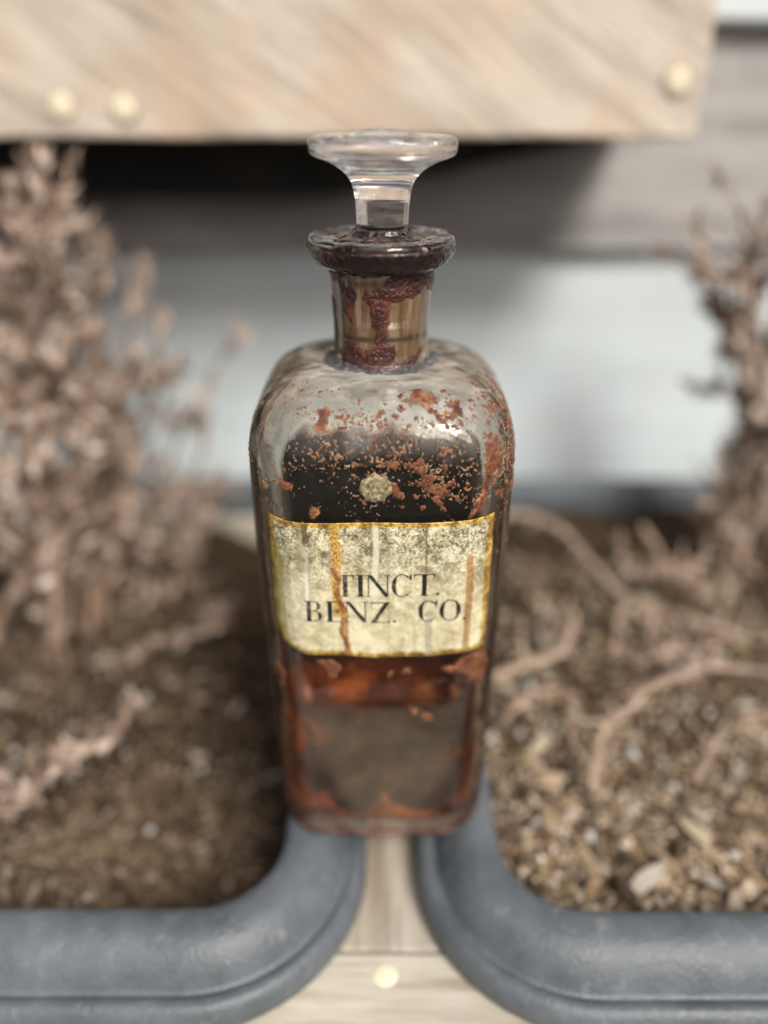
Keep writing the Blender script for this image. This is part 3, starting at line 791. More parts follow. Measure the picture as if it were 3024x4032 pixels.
# --- rusty flakes on shoulder and upper front
fl_sec = refine([s for s in OUT if 2.0 <= s[2] <= 141.1 and s[0] > 14.4], 0.28)
fl_sec = [s for s in fl_sec if s[2] > 44]
BL = [([(-14.5, 138.5), (-12.6, 139.2), (-11.2, 138.6), (-12.2, 136.6), (-12.0, 134.4), (-13.5, 133.2), (-15.6, 134.6), (-14.6, 136.2)], 1.0),
      ([(24.0, 131), (26.5, 131.5), (28.0, 128), (27.0, 124.5), (25.8, 121.5), (25.3, 118), (23.0, 114.5), (20.5, 112.5), (21.0, 114.5), (22.8, 116.8), (24.0, 121), (24.4, 125), (23.0, 126.5), (24.4, 128)], 1.0),
      ([(-25, 123.5), (-22, 122.0), (-19.5, 122.3), (-20.5, 121.0), (-23, 120.4)], .8), ([(-28.5, 121), (-27, 120), (-27.6, 118), (-28.6, 119)], .8),
      ([(-16.5, 116.5), (-14.8, 116.0), (-14.5, 113.8), (-16, 113.0), (-17.2, 114.4)], .6),
      ([(-6, 113), (-4.6, 112.8), (-4.8, 111.6), (-5.8, 111.8)], .8),
      ([(2, 122), (4.0, 121.5), (4.8, 119), (3.4, 118.3), (2.6, 119.6)], .8),
      ([(-17, 70.5), (-12.5, 71), (-10.5, 69), (-11.5, 65.5), (-13.5, 65), (-15, 67.5)], 1.0),
      ([(15, 68.5), (19, 69), (21, 71), (27, 72), (29, 66), (27.5, 60), (24, 62), (21, 66), (17, 66.5)], 1.0),
      ([(10.5, 52.5), (13, 52), (14.5, 49.5), (12.5, 48.5)], 1.0), ([(7.5, 54.5), (9.5, 54), (9.5, 52), (8, 52)], .8),
      ([(1, 67.5), (3, 68), (3.4, 66), (1.6, 65.4)], .7), ([(5, 68.5), (8, 68), (7.5, 66.4), (5.4, 66.6)], .7),
      ([(-29, 66), (-26.5, 65), (-26, 60), (-28, 57), (-29.5, 61)], .9),
      ([(8, 142.0), (14, 139.5), (10, 138.5), (6.0, 139.5)], .5),]
def flake_mask(Pp):
    x, z = Pp[..., 0] / mm, Pp[..., 2] / mm
    front = sstep(0.004, -0.010, Pp[..., 1])
    # where flakes are many: right of centre on the shoulder edge and upper front
    dens = np.exp(-((x - 9) / 17) ** 2) * sstep(112.5, 122, z) * (1 - 0.5 * sstep(139, 141.2, z))
    dens = np.maximum(dens, 0.42 * sstep(116, 122, z) * sstep(-24, -12, x))
    dens = np.maximum(dens, .75 * sstep(16, 24, x) * sstep(108, 116, z))
    dens = dens * (1 - .55 * np.exp(-((x - 14) / 11) ** 2 - ((z - 132) / 4.0) ** 2))
    dens = dens * (0.35 + .65 * front)
    dens = np.where(z < 113.5, dens * .45, dens)
    dens = np.where(z < 100, -1.0, dens)
    n = fbm(Pp, 620, 5, 55, 0.68) + (fbm(Pp, 130, 3, 71) - .5) * .24
    d = (n - (0.725 - 0.195 * dens)) * 9
    jit = (fbm(Pp, 600, 4, 81) - .5) * 2.4
    for poly, w in BL:
        d = np.maximum(d, np.where(Pp[..., 1] < 0, poly_sd(x, z, poly) + jit * .8, -1) * w)
    return d
def flake_h(Pp, mk): return 0.00003 + np.clip(mk, 0, 1) * 0.00022 * (0.4 + fbm(Pp, 2000, 2, 91))
tf = np.radians(np.linspace(180 - 20, 360 + 20, 560))
o = crust('crust_flakes', fl_sec, tf, flake_mask, flake_h, M_flake); o['kind'] = 'stuff'

def speck_mask(Pp):
    x, z = Pp[..., 0] / mm, Pp[..., 2] / mm
    dens = sstep(107, 124, z) * (.45 + .55 * sstep(-26, -6, x)) * sstep(141.5, 136, z)
    dens = dens * (1 - .6 * np.exp(-((x - 15) / 10) ** 2 - ((z - 133) / 3.5) ** 2))
    return (fbm(Pp, 1900, 3, 155, 0.62) + (fbm(Pp, 170, 3, 171) - .5) * .35 - (0.80 - 0.155 * dens)) * 9
M_speck = mat_crust('tan_specks', (0.12, 0.055, 0.03), (0.27, 0.155, 0.085), (0.46, 0.32, 0.21), (0.5, 0.8), 1500, 0.0002, 0.0)
sp_sec = refine([s for s in OUT if 100 <= s[2] <= 141.1 and s[0] > 14.4], 0.2)
o = crust('crust_specks', sp_sec, np.radians(np.linspace(200, 340, 620)), speck_mask, flake_h, M_speck); o['kind'] = 'stuff'

# --- round wax blob on the front
# --- label position helper: y of the outside front at (x, z)
def front_y(x, z):
    sec = np.interp(z, [s[2] for s in OUT if s[0] > 31.9], [s[0] for s in OUT if s[0] > 31.9]), np.interp(z, [s[2] for s in OUT if s[0] > 31.9], [s[1] for s in OUT if s[0] > 31.9])
    a, r_ = sec; x = np.asarray(x, float) / .94
    xx = np.abs(x)
    y0 = np.where(xx <= a - r_, a, (a - r_) + np.sqrt(np.maximum(r_ * r_ - (xx - (a - r_)) ** 2, 0.01)))
    w = min(1, (1 - r_ / a) * 1.9)
    return -(y0 * (1 + 1.7 / a * w * (1 - (x / a) ** 2)))
def front_points(x, z):
    X, Z = np.broadcast_arrays(np.asarray(x, float), np.asarray(z, float))
    Y = np.empty(X.shape)
    for i, zz in np.ndenumerate(Z): Y[i] = 0
    zs = Z.reshape(-1); xs = X.reshape(-1); ys = np.array([float(front_y(a, b)) for a, b in zip(xs, zs)])
    return np.stack([xs, ys, zs], -1).reshape(*X.shape, 3) * mm
bl = bmesh.new(); bmesh.ops.create_uvsphere(bl, u_segments=48, v_segments=24, radius=1)
c0 = front_points([-1.2], [121.5])[0]
for vv in bl.verts:
    nn = vv.co.copy(); w = 1 + .22 * mnoise.noise(nn * 2.2) + .12 * mnoise.noise(nn * 6)
    rim = math.exp(-((math.hypot(nn.x, nn.z) - .72) / .16) ** 2)
    vv.co = Vector((nn.x * 3.7 * w, nn.y * (.30 + .35 * rim * (1 + mnoise.noise(nn * 7))), nn.z * 3.5 * w)) * mm + Vector(c0.tolist())
m = NT('wax_blob'); v = m.coord(); n1 = m.noise(v, 900, 4, .65)
c = m.ramp(n1, [(0.3, (0.10, 0.09, 0.05)), (0.5, (0.30, 0.25, 0.14)), (0.7, (0.50, 0.43, 0.27))])
s_ = m.pbr(c, 0.35, m.bump(n1, .0004), .5, .2)
M_wax = m.done(m.mixsh(m.ramp(n1, [(0.35, 0.35), (0.6, 0.0)]), s_, m.transp()))
bm_obj('wax_blob', bl, M_wax, bottle, smooth=True)

# --- thin film over the outside, mostly clear: grime plus painted refraction at the sides
m = NT('grime_refraction_film'); v = m.coord(); tc = m.n('TexCoord'); sp = m.n('SeparateXYZ'); m.l(tc.outputs['Object'], sp.inputs[0])
n1 = m.noise(v, 120, 7, 0.62, .1); n2 = m.noise(v, 1400, 4, 0.7); n3 = m.noise(m.coord(scale=(1, 1, .08)), 420, 4, .6)
sh = m.ramp(m.math('MULTIPLY', sp.outputs['Z'], 1 / 0.15), [(0.0, .05), (0.10, 0.01), (0.3, .0), (0.74, 0.0), (0.84, 0.01), (0.88, 0.10), (0.93, 0.22), (1.0, 0.36)])
al = m.math('MULTIPLY', m.math('MULTIPLY', sh, m.ramp(n1, [(0.34, 0.18), (0.5, 0.48), (0.66, .9)])), 2.0, True)
al = m.math('MULTIPLY', al, m.ramp(n2, [(0.3, .55), (0.6, 1.2)]), True)
wallw = m.ramp(m.math('MULTIPLY', sp.outputs['Z'], 1 / 0.15), [(0.0, .12), (0.40, .10), (0.55, .22), (0.80, .38), (0.90, 0.12)])
ax = m.math('ABSOLUTE', sp.outputs['X']); sidew = m.ramp(m.math('MULTIPLY', ax, 10.0), [(0.205, 0.0), (0.27, 1.0)])
st_ = m.math('MULTIPLY', m.math('MULTIPLY', m.ramp(n3, [(0.36, 0.25), (0.58, .95)]), wallw), sidew)  # brown side streaks painted for the twigs refracted through the glass
al = m.math('MAXIMUM', al, st_)
col = m.ramp(n1, [(0.36, (0.22, 0.15, 0.11)), (0.5, (0.40, 0.32, 0.255)), (0.64, (0.66, 0.60, 0.54))])
col = m.mix(m.ramp(m.math('MULTIPLY', m.math('ABSOLUTE', sp.outputs['X']), 20.0), [(0.42, 0.0), (0.62, .75)]), col, (0.20, 0.13, 0.09))  # edges browned to imitate the surroundings refracted there
reds = m.ramp(n1, [(0.36, (0.025, 0.004, 0.002)), (0.5, (0.085, 0.016, 0.004)), (0.64, (0.34, 0.10, 0.018))])
loww = m.ramp(m.math('ADD', m.math('MULTIPLY', sp.outputs['Z'], 10.0), m.math('MULTIPLY', m.math('SUBTRACT', n1, .5), .25)), [(0.0, .85), (0.05, .6), (0.11, 0.0)])
leftw = m.math('MULTIPLY', m.ramp(m.math('MULTIPLY', m.math('ADD', sp.outputs['X'], 0.04), 20.0), [(0.26, 1.0), (0.42, 0.0)]), m.ramp(m.math('MULTIPLY', sp.outputs['Z'], 10.0), [(0.3, .30), (0.7, 0.0)]))
al = m.math('MAXIMUM', al, m.math('MAXIMUM', loww, leftw))
col = m.mix(sidew, col, m.mix(m.ramp(m.math('MULTIPLY', sp.outputs['Z'], 10.0), [(0.60, 1.0), (0.85, 0.0)]), m.ramp(n3, [(0.35, (0.10, 0.065, 0.04)), (0.55, (0.24, 0.175, 0.125)), (0.7, (0.42, 0.34, 0.26))]), m.ramp(n1, [(0.35, (0.03, 0.010, 0.005)), (0.52, (0.09, 0.028, 0.010)), (0.66, (0.26, 0.10, 0.03))])))
col = m.mix(m.math('MAXIMUM', loww, leftw), col, reds)
M_grime_refr = m.done(m.mixsh(al, m.transp(), m.pbr(col, 0.7, None, .2)))
gs = refine([s for s in OUT[2:] if s[2] <= 142.0 and s[0] > 13], 2.0)
P_, N_ = patch(gs, TH, True)
link_mesh('grime_refraction_film', (P_ + N_ * 0.00002).reshape(-1, 3), grid_faces(len(gs), N).tolist(), M_grime_refr, bottle)

# --- amber stain inside the neck
m = NT('neck_stain'); v = m.coord(scale=(1, 1, .15)); n1 = m.noise(v, 500, 4, .6); n2 = m.noise(m.coord(), 1200, 4, .7)
col = m.ramp(n1, [(0.3, (0.10, 0.05, 0.022)), (0.5, (0.19, 0.11, 0.052)), (0.70, (0.36, 0.26, 0.165))])
col = m.mix(m.ramp(n2, [(0.6, 0), (0.72, .6)]), col, (0.09, .05, .02))
tcz = m.n('TexCoord'); spz = m.n('SeparateXYZ'); m.l(tcz.outputs['Object'], spz.inputs[0])
rg = m.ramp(m.math('MULTIPLY', m.math('SUBTRACT', spz.outputs['Z'], 0.140), 40.0), [(0.34, 0), (0.37, .8), (0.39, .8), (0.42, 0)])
col = m.mix(rg, col, (0.04, .03, .02))
M_neckst = m.done(m.mixsh(0.30, m.pbr(col, .25, None, .6, .5, .05), m.transp()))
ns = refine([s for s in OUT if 143.0 <= s[2] <= 165.0 and s[0] < 13.5], 1.0)
P_, N_ = patch(ns, TH, True)
link_mesh('neck_stain', (P_ + N_ * 0.00003).reshape(-1, 3), grid_faces(len(ns), N).tolist(), M_neckst, bottle)

m = NT('lip_stain'); n1 = m.noise(m.coord(), 260, 4, .6)
M_lipst = m.done(m.mixsh(m.ramp(n1, [(0.35, .9), (0.65, .55)]), m.transp(), m.pbr(m.ramp(n1, [(0.35, (0.02, 0.006, 0.005)), (0.65, (0.11, 0.035, 0.02))]), .2, None, .6, .5, .05)))
ls = refine([s for s in OUT if 165.0 < s[2] <= 171.1 and s[0] >= 13.3], 0.8)
P_, N_ = patch(ls, TH, True)
link_mesh('lip_stain', (P_ + N_ * 0.00003).reshape(-1, 3), grid_faces(len(ls), N).tolist(), M_lipst, bottle)

# --- residue lining the inside: dark on the back wall, red-brown resin round the floor
ins = refine([s for s in INN if s[2] <= 118 and s[0] > 12.5], 0.8)
P_, N_ = patch(ins, TH, True)                 # section runs downwards: normals point inwards
x, y, z = P_[..., 0] / mm, P_[..., 1] / mm, P_[..., 2] / mm
nz = fbm(P_, 120, 4, 61); nz2 = fbm(P_, 500, 3, 65)
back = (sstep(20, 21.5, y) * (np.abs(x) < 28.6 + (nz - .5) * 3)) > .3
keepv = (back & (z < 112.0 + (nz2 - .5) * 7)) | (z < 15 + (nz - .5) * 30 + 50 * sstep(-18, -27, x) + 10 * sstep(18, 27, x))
F = grid_faces(P_.shape[0], N); kf = keepv.reshape(-1)[F].all(1); F = F[kf]
V = (P_ + N_ * 0.00015).reshape(-1, 3)
vsl = V.tolist(); fsl = F.tolist(); vsl.append([0, 0, .00305])
last = (P_.shape[0] - 1) * N
for j in range(N): fsl.append([len(vsl) - 1, last + j, last + (j + 1) % N])
m = NT('residue_lining'); v = m.coord(); tc = m.n('TexCoord'); sp = m.n('SeparateXYZ'); m.l(tc.outputs['Object'], sp.inputs[0])
n1 = m.noise(v, 80, 5, .65, .3); n2 = m.noise(m.coord(scale=(1, 1, .12)), 260, 4, .6)
# floor: grey-brown silt; edge ring: resin; walls: dark
fl = m.ramp(n1, [(0.3, (0.040, 0.018, 0.009)), (0.46, (0.085, 0.042, 0.021)), (0.60, (0.15, 0.085, 0.05)), (0.70, (0.26, 0.095, 0.03))])
rs = m.ramp(n1, [(0.34, (0.05, 0.006, 0.002)), (0.48, (0.17, 0.024, 0.004)), (0.64, (0.58, 0.15, 0.02))])
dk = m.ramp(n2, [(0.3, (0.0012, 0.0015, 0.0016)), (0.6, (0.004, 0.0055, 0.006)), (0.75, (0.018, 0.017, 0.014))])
mxy = m.math('MAXIMUM', m.math('MULTIPLY', m.math('ABSOLUTE', sp.outputs['X']), 1000.0), m.math('MULTIPLY', m.math('ABSOLUTE', sp.outputs['Y']), 1060.0))
mxy = m.math('ADD', mxy, m.math('MULTIPLY', m.math('SUBTRACT', n1, .5), 16.0))
zz = m.math('ADD', m.math('MULTIPLY', sp.outputs['Z'], 1000.0), m.math('MULTIPLY', m.math('SUBTRACT', n1, .5), 5.0))
f1 = m.math('MAXIMUM', m.math('MULTIPLY', m.math('SUBTRACT', zz, 4.6), 1.0, True), m.math('MULTIPLY', m.math('SUBTRACT', mxy, 22.5), .22, True))
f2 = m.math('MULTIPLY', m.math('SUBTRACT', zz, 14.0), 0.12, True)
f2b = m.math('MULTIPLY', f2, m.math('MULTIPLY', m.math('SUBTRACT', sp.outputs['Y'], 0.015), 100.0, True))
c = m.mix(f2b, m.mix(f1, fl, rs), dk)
M_lin = m.done(m.pbr(c, m.mix(f2b, m.mix(f1, .6, .2), .8), m.bump(n1, .0006), .3, .1))
link_mesh('residue_lining', np.array(vsl), fsl, M_lin, bottle)

# --- glass stopper
STS = [(0.01, 195.1), (3, 195.0), (6, 194.6), (8.6, 193.9), (9.6, 193.5), (10.6, 193.7), (13, 193.8), (15.6, 193.8), (16.8, 193.4), (17.2, 192.7), (17.3, 191.6), (17.2, 190.5), (16.7, 189.6), (15.4, 189.0), (13.4, 188.4), (11.5, 187.5), (9.8, 186.5),
       (8.4, 185.2), (7.4, 183.8), (6.85, 182.0), (6.5, 179.8), (6.35, 177.0), (6.3, 174.5), (6.4, 172.5), (7.2, 171.6), (7.7, 170.4), (7.6, 165), (7.4, 158), (7.3, 151.5), (6.9, 150.6), (5, 150.4), (0.01, 150.4)]
sts = refine([(a, a, z) for a, z in STS], 1.2)
NT_ = 128; tt = np.linspace(0, 2 * np.pi, NT_, endpoint=False)
Pst = np.array([[(a * mm * math.cos(t), a * mm * math.sin(t), z * mm) for t in tt] for a, _, z in sts])
stopper = link_mesh('glass_stopper', (Pst - np.array([0, 0, 0.150])).reshape(-1, 3), grid_faces(len(sts), NT_)[:, ::-1].tolist(), M_stopper)
stopper.location = (BX, BY, 0.150); stopper.rotation_euler = (R(0), R(0.4), 0)
tag(stopper, 'clear flat disc glass stopper set in the neck of the stained bottle', 'stopper')

# --- label
# resin gathered where the stopper meets the lip, and a faint dust film on the stopper
jt = refine([(10.5, 10.5, 171.55), (8.6, 8.6, 171.9), (7.5, 7.5, 172.5), (6.9, 6.9, 173.4)], 0.25)
def joint_mask(Pp): return (fbm(Pp, 420, 4, 141) - .42) * 5 + .2
crust('joint_resin', jt, np.radians(np.linspace(0, 360, 260, endpoint=False)), joint_mask, lambda P_, k: dust_h(P_, k) * 1.2, M_crust_lip, closed=True)
m = NT('stopper_dust'); n1 = m.noise(m.coord(scale=(.5, .5, 1.5)), 350, 5, .65); n2 = m.noise(m.coord(), 1900, 3, .6)
a_ = m.math('ADD', m.ramp(n1, [(0.42, 0.03), (0.68, 0.22)]), m.ramp(n2, [(0.68, 0.0), (0.74, .35)]))
M_sdust = m.done(m.mixsh(a_, m.transp(), m.pbr((0.60, 0.56, 0.51), .85, None, .2)))
sf = [q for q in sts if q[2] > 173.5 and q[0] > .5]
Psf = np.array([[((a + .03) * mm * math.cos(t), (a + .03) * mm * math.sin(t), z * mm + (.00003 if z > 193 else 0)) for t in tt] for a, _, z in sf])
link_mesh('dust_film', (Psf - np.array([0, 0, 0.150])).reshape(-1, 3), grid_faces(len(sf), NT_)[:, ::-1].tolist(), M_sdust, stopper)

label = empty('paper_label', (0, 0, 0)); label.parent = bottle
LX0, LX1 = -27.6, 27.3
def lab_z(u, v):     # v 0 bottom 1 top; slightly uneven paper edges
    bot = 72.6 + 0.25 * math.sin(u * 9) + 0.15 * math.sin(u * 23 + 1) + (2.6 * max(0, (0.12 - u) / 0.12) ** 1.3)
    top = 112.3 + 0.15 * math.sin(u * 13 + 2) + 0.9 * (u - .35) * .5 + .35 * max(0, (.06 - u) / .06)
    return bot + (top - bot) * v
nu, nv = 150, 110
LP = np.zeros((nv + 1, nu + 1, 3)); LUV = np.zeros((nv + 1, nu + 1, 2))
for j in range(nv + 1):
    for i in range(nu + 1):
        u, v_ = i / nu, j / nv
        x0 = LX0 + (1.9 * max(0, 0.16 - v_) / .16 if True else 0) ** 1.0; x = x0 + (LX1 - x0) * u
        zz_ = lab_z(u, v_)
        LP[j, i] = (x, float(front_y(x, zz_)), zz_); LUV[j, i] = (u, v_)
LN = np.cross(np.gradient(LP, axis=1), np.gradient(LP, axis=0)); LN /= np.linalg.norm(LN, axis=-1, keepdims=True)
if LN[50, 75, 1] > 0: LN = -LN
wr = (fbm(LP * mm, 260, 4, 14) - .5) * .16 + .10
crease = sum(a * np.exp(-((LP[..., 0] - cx - .3 * np.sin(LP[..., 2] * .5)) / w) ** 2) for cx, w, a in ((-17.2, .5, .07), (-1.8, .5, .06), (11.2, .5, .09), (-22.5, .4, .10)))
LQ = LP + LN * (wr + crease + .10)[..., None]
F1 = grid_faces(nv + 1, nu + 1, False)
top_v = LQ.reshape(-1, 3) * mm; bot_v = (LP + LN * .04).reshape(-1, 3) * mm; nV = len(top_v)
fsl = F1.tolist()
edge = [j * (nu + 1) for j in range(nv + 1)]; 
loop = [i for i in range(nu + 1)] + [j * (nu + 1) + nu for j in range(1, nv + 1)] + [nv * (nu + 1) + i for i in range(nu - 1, -1, -1)] + [j * (nu + 1) for j in range(nv - 1, 0, -1)]
for a, b in zip(loop, loop[1:] + loop[:1]): fsl.append([b, a, a + nV, b + nV])
fsl += [[k + nV for k in reversed(f)] for f in F1.tolist()]
m = NT('aged_label_paper')
uvn = m.n('UVMap'); sp = m.n('SeparateXYZ'); m.l(uvn.outputs[0], sp.inputs[0])
U, V_ = sp.outputs['X'], sp.outputs['Y']
ob = m.coord(); n1 = m.noise(ob, 260, 6, .72, .6); n2 = m.noise(ob, 1500, 4, .7, .5); n3 = m.noise(m.coord(scale=(1, 1, .10)), 330, 4, .6); n4 = m.noise(ob, 90, 3, .6)
n5 = m.noise(ob, 2600, 3, .7, 1.0)
base = m.ramp(m.math('ADD', m.math('MULTIPLY', n1, .6), m.math('MULTIPLY', n4, .4)), [(0.34, (0.36, 0.29, 0.14)), (0.45, (0.60, 0.535, 0.33)), (0.57, (0.80, 0.745, 0.51))])
# grey-green foxing, heavier at the top
topw = m.ramp(V_, [(0.2, 0.08), (0.5, 0.35), (0.85, 1.0)])
spk = m.ramp(m.math('ADD', m.math('MULTIPLY', n2, .55), m.math('MULTIPLY', n1, .45)), [(0.44, 1.0), (0.55, 0.0)])
base = m.mix(m.math('MULTIPLY', m.math('MULTIPLY', spk, topw), .95, True), base, (0.10, 0.088, 0.045))
base = m.mix(m.ramp(n3, [(0.56, 0), (0.70, .5)]), base, (0.24, 0.22, 0.17))
# yellow border: distance to the paper edge in mm
xe = m.math('MULTIPLY', m.math('MINIMUM', U, m.math('SUBTRACT', 1.0, U)), 56.0)
ye = m.math('MULTIPLY', m.math('MINIMUM', V_, m.math('SUBTRACT', 1.0, V_)), 40.0)
ed = m.math('ADD', m.math('MINIMUM', xe, m.math('MULTIPLY', ye, 1.25)), m.math('MULTIPLY', m.math('SUBTRACT', n1, .5), 1.6))
bf = m.ramp(m.math('MULTIPLY', ed, 0.1), [(0.13, 1), (0.20, 0)])
yel = m.ramp(n1, [(0.34, (0.20, 0.10, 0.018)), (0.48, (0.55, 0.33, 0.045)), (0.62, (0.76, 0.58, 0.16))])
yel = m.mix(m.math('MULTIPLY', spk, .8, True), yel, (0.12, 0.055, 0.012))
base = m.mix(m.math('MULTIPLY', bf, 1.0, True), base, yel)
# brown streaks (centre u, half width mm, strength, v range)
def streak(base, u0, wmm, col, v0, v1, st, thr=.0):
    wob = m.math('MULTIPLY', m.math('SUBTRACT', m.math('ADD', m.math('MULTIPLY', n4, .6), m.math('MULTIPLY', n1, .4)), .5), .06)
    d = m.math('ABSOLUTE', m.math('SUBTRACT', m.math('ADD', U, wob), u0))
    d = m.math('ADD', m.math('MULTIPLY', d, 56.0 / wmm), m.math('MULTIPLY', m.math('SUBTRACT', n2, .5), 1.8))
    f = m.ramp(d, [(0.75, 1), (1.05, 0)])
    vv = m.ramp(V_, [(max(0, v0 - .03), 0), (v0 + .001, 1), (v1, 1), (min(1, v1 + .03), 0)]) if v0 > 0.03 else m.ramp(V_, [(v1, 1), (min(1, v1 + .03), 0)])
    return m.mix(m.math('MULTIPLY', m.math('MULTIPLY', f, vv), st, True), base, col)
golds = m.ramp(n5, [(0.40, (0.09, 0.03, 0.006)), (0.48, (0.50, 0.22, 0.015)), (0.57, (0.80, 0.55, 0.16))])
brown = m.ramp(n1, [(0.35, (0.16, 0.07, 0.02)), (0.6, (0.45, 0.24, 0.07))])
base = streak(base, .300, 1.35, golds, 0.33, .97, .95)
base = streak(base, .335, 1.0, brown, 0.0, 0.36, .85)
base = streak(base, .90, 1.05, brown, 0.05, 0.74, .85)
base = streak(base, .72, 1.0, (0.25, 0.24, 0.20), 0.0, .35, .5)
base = streak(base, .475, .8, (0.80, 0.76, 0.60), .50, .96, .7)
base = streak(base, .165, .45, (0.82, 0.80, 0.68), .30, .80, .8)
base = streak(base, .70, .35, (0.12, 0.11, 0.08), .62, .97, .7)
base = streak(base, .15, 1.6, (0.22, 0.17, 0.08), .66, .97, .5)
base = streak(base, .03, 1.7, (0.30, 0.25, 0.05), .0, .80, .6)
base = streak(base, .17, .9, (0.10, 0.05, 0.02), .86, .99, .7)
rough = m.ramp(n2, [(0.3, .35), (0.7, .7)])
M_paper = m.done(m.pbr(base, rough, m.bump(m.mix(.5, n2, n1), .00035), .4, .15, .2))
paper = link_mesh('label_paper', np.vstack([top_v, bot_v]), fsl, M_paper, label)
uv = paper.data.uv_layers.new(name='UVMap')
allu = np.vstack([LUV.reshape(-1, 2), LUV.reshape(-1, 2)])
li = np.empty(len(paper.data.loops), int); paper.data.loops.foreach_get('vertex_index', li)
uv.data.foreach_set('uv', allu[li].reshape(-1).astype(np.float32))

# brown resin run over the E
run_sec = refine([(33.4, 16.5, 55), (33.6, 16.7, 66)] + [s for s in OUT if 60 < s[2] <= 101], 0.3)
def run_mask(Pp):
    x, z = Pp[..., 0] / mm, Pp[..., 2] / mm
    cx = -9.9 + 0.04 * np.maximum(88 - z, 0) - .16 * np.maximum(z - 89, 0) + .5 * np.sin(z * .6)
    w = .62 + .35 * np.exp(-((z - 88.6) / 1.6) ** 2) + (fbm(Pp, 700, 3, 33) - .5) * 1.1
    return (w - np.abs(x - cx)) * sstep(73.5, 75, z) * sstep(101, 99, z) * 1.2
def run_h(Pp, mk): return 0.00040 + np.clip(mk, 0, 1) * .0001
M_run = mat_crust('amber_run', (0.10, 0.03, 0.015), (0.34, 0.15, 0.05), (0.56, 0.34, 0.13), (0.3, 0.6), 1400, 0.0002, 0.1)
crust('resin_run', sorted(set(run_sec), key=lambda q: q[2]), np.radians(np.linspace(248, 262, 120)), run_mask, run_h, M_run, parent=label)
# --- lettering: Didone capitals, thick and hairline strokes, printed on the paper
m = NT('black_ink'); v = m.coord(); n1 = m.noise(v, 1300, 4, .7); n2 = m.noise(v, 160, 3, .6)
f = m.ramp(m.math('ADD', m.math('MULTIPLY', n1, .5), m.math('MULTIPLY', n2, .5)), [(0.50, .92), (0.66, 0.35)])
M_ink = m.done(m.mixsh(f, m.transp(), m.pbr((0.012, 0.013, 0.014), .5)))
gl_quads = []
def strip(p, q, w, n=10):
    """straight stroke from p to q (mm), horizontal/perpendicular width w"""
    p, q = np.array(p, float), np.array(q, float); d = q - p; nrm_ = np.array([-d[1], d[0]]) / np.hypot(*d)
    for k in range(n):
        a = p + d * k / n; b = p + d * (k + 1) / n
        gl_quads.append([a - nrm_ * w / 2, b - nrm_ * w / 2, b + nrm_ * w / 2, a + nrm_ * w / 2])
def arc(cx, cz, rx, rz, a0, a1, thin, thick, n=44):
    """bowl: thick at the sides, hairline at top and foot"""
    pts = []
    for k in range(n + 1):
        a = R(a0 + (a1 - a0) * k / n); w = thin + (thick - thin) * abs(math.cos(a)) ** 1.6
        pts.append((np.array([cx + rx * math.cos(a), cz + rz * math.sin(a)]), np.array([cx + (rx - w) * math.cos(a), cz + (rz - max(thin, w * .35)) * math.sin(a)])))
    for (a, b), (c, d) in zip(pts[:-1], pts[1:]): gl_quads.append([a, c, d, b])
def serif(x, z, w, h=.22): strip((x - w / 2, z), (x + w / 2, z), h, 4)
TK, TN = 1.15, .30
def gT(x, z, w, h):
    strip((x, z + h - TN / 2), (x + w, z + h - TN / 2), TN, 12); strip((x + w / 2, z), (x + w / 2, z + h), TK, 8); serif(x + w / 2, z + .12, 2.2)
    for s, xx in ((1, x), (-1, x + w)):
        gl_quads.append([np.array([xx, z + h]), np.array([xx + s * .75, z + h]), np.array([xx + s * .25, z + h - .6]), np.array([xx, z + h - 1.7])])
def gI(x, z, w, h):
    strip((x + w / 2, z), (x + w / 2, z + h), TK, 8); serif(x + w / 2, z + .12, w + .5); serif(x + w / 2, z + h - .12, w + .5)
def gN(x, z, w, h):
    strip((x + .6, z), (x + .6, z + h), TN, 6); strip((x + w - .6, z), (x + w - .6, z + h), TN, 6)
    for k in range(10):
        t0, t1 = k / 10, (k + 1) / 10
        A = lambda t: np.array([x + .35 + (w - 1.6) * t, z + h * (1 - t)])
        gl_quads.append([A(t0), A(t1), A(t1) + [1.15, 0], A(t0) + [1.15, 0]])
    serif(x + .55, z + h - .12, 1.5); serif(x + .6, z + .12, 1.6); serif(x + w - .6, z + h - .12, 1.7)
def gC(x, z, w, h):
    arc(x + w / 2 + .1, z + h / 2, w / 2, h / 2 + .12, 48, 312, TN, 1.15)
    xr = x + w - .25
    gl_quads.append([np.array([xr - .1, z + h]), np.array([xr + .15, z + h]), np.array([xr + .15, z + h - 2.0]), np.array([xr - .55, z + h - .9])])
    strip((xr + .0, z + 1.5), (xr - .7, z + .55), TN * .9, 4)
def gB(x, z, w, h):
    strip((x + .95, z), (x + .95, z + h), TK, 8); strip((x, z + h - .12), (x + w * .55, z + h - .12), TN, 6); strip((x, z + .12), (x + w * .55, z + .12), TN, 6); strip((x + 1, z + h * .53), (x + w * .55, z + h * .53), TN, 5)
    arc(x + w * .5, z + h * .76, w * .40, h * .24, -90, 90, TN, .95, 20); arc(x + w * .5, z + h * .265, w * .48, h * .265, -90, 90, TN, 1.05, 20)
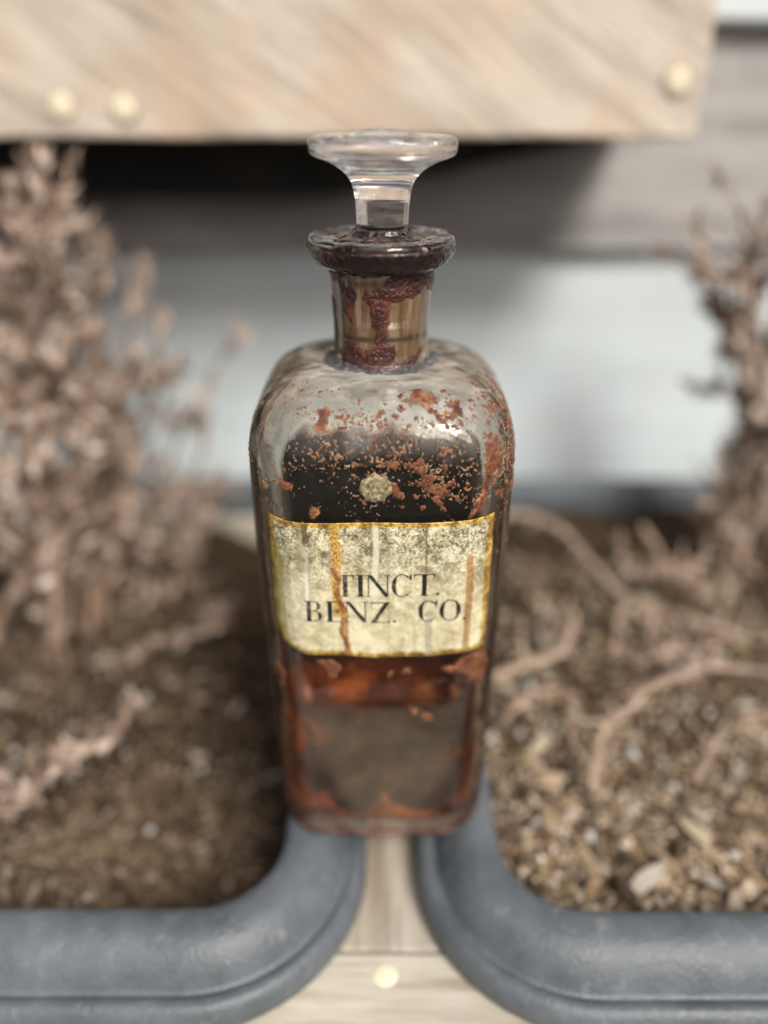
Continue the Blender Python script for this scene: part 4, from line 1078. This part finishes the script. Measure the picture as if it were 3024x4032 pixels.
def gE(x, z, w, h):
    strip((x + .95, z), (x + .95, z + h), TK, 8); strip((x, z + h - .12), (x + w, z + h - .12), TN, 8); strip((x, z + .12), (x + w, z + .12), TN, 8); strip((x + 1, z + h * .52), (x + w * .72, z + h * .52), TN, 5)
    strip((x + w * .72, z + h * .40), (x + w * .72, z + h * .64), TN, 3)
    gl_quads.append([np.array([x + w, z + h]), np.array([x + w - .8, z + h]), np.array([x + w - .2, z + h - .6]), np.array([x + w, z + h - 1.7])])
    gl_quads.append([np.array([x + w, z]), np.array([x + w - .9, z]), np.array([x + w - .2, z + .6]), np.array([x + w + .1, z + 1.8])])
def gZ(x, z, w, h):
    strip((x + .1, z + h - .12), (x + w - .1, z + h - .12), TN, 8); strip((x, z + .12), (x + w, z + .12), TN, 8)
    for k in range(10):
        t0, t1 = k / 10, (k + 1) / 10
        A = lambda t: np.array([x + (w - 1.25) * t, z + h * t])
        gl_quads.append([A(t0), A(t0) + [1.25, 0], A(t1) + [1.25, 0], A(t1)])
    gl_quads.append([np.array([x + .1, z + h]), np.array([x + .8, z + h]), np.array([x + .3, z + h - .5]), np.array([x + .1, z + h - 1.5])])
    gl_quads.append([np.array([x + w, z]), np.array([x + w - .9, z]), np.array([x + w - .2, z + .6]), np.array([x + w + .1, z + 1.8])])
def gO(x, z, w, h): arc(x + w / 2, z + h / 2, w / 2, h / 2 + .12, 0, 360, TN, 1.15, 60)
def gDot(x, z, r_=.42):
    for k in range(12):
        a, b = 2 * math.pi * k / 12, 2 * math.pi * (k + 1) / 12
        gl_quads.append([np.array([x, z]), np.array([x + r_ * math.cos(a), z + r_ * math.sin(a)]), np.array([x + r_ * math.cos(b), z + r_ * math.sin(b)])])
def emit(fn, *a):
    global gl_quads
    gl_quads = []; fn(*a)
    vs, fs = [], []
    for q in gl_quads:
        o = len(vs)
        for p in q:
            x, z = p[0] * .985 + .3, 200 - (200 - p[1]) * .985 + .010 * p[0]
            y = float(front_y(x, z))
            iu = (x - LX0) / (LX1 - LX0) * nu; jv = (z - 72.6) / (112.3 - 72.6) * nv
            iu = min(max(iu, 0), nu - 1.01); jv = min(max(jv, 0), nv - 1.01)
            hgt = float((wr + crease)[int(jv):int(jv) + 2, int(iu):int(iu) + 2].max())
            nrm2 = LN[int(jv), int(iu)]
            w3 = np.array([x, y, z]) + nrm2 * (hgt + .16)
            vs.append(w3 * mm)
        fs.append(list(range(o, o + len(q))))
    return link_mesh('letter', vs, fs, M_ink, label, smooth=False)
LH = 6.6
emit(gT, -11.7, 89.8, 4.5, LH); emit(gI, -6.5, 89.8, 1.8, LH); emit(gN, -4.2, 89.8, 6.0, LH); emit(gC, 2.1, 89.8, 5.2, LH); emit(gT, 7.8, 89.8, 5.3, LH); emit(gDot, 13.9, 90.3)
emit(gB, -19.9, 81.9, 4.4, LH - .2); emit(gE, -14.5, 81.9, 4.3, LH - .2); emit(gN, -9.8, 81.9, 5.9, LH - .2); emit(gZ, -3.1, 81.7, 4.9, LH - .2); emit(gDot, 3.0, 82.1)
emit(gC, 9.0, 81.9, 4.9, LH - .2); emit(gO, 14.5, 81.9, 5.5, LH - .2); emit(gDot, 21.0, 82.1)
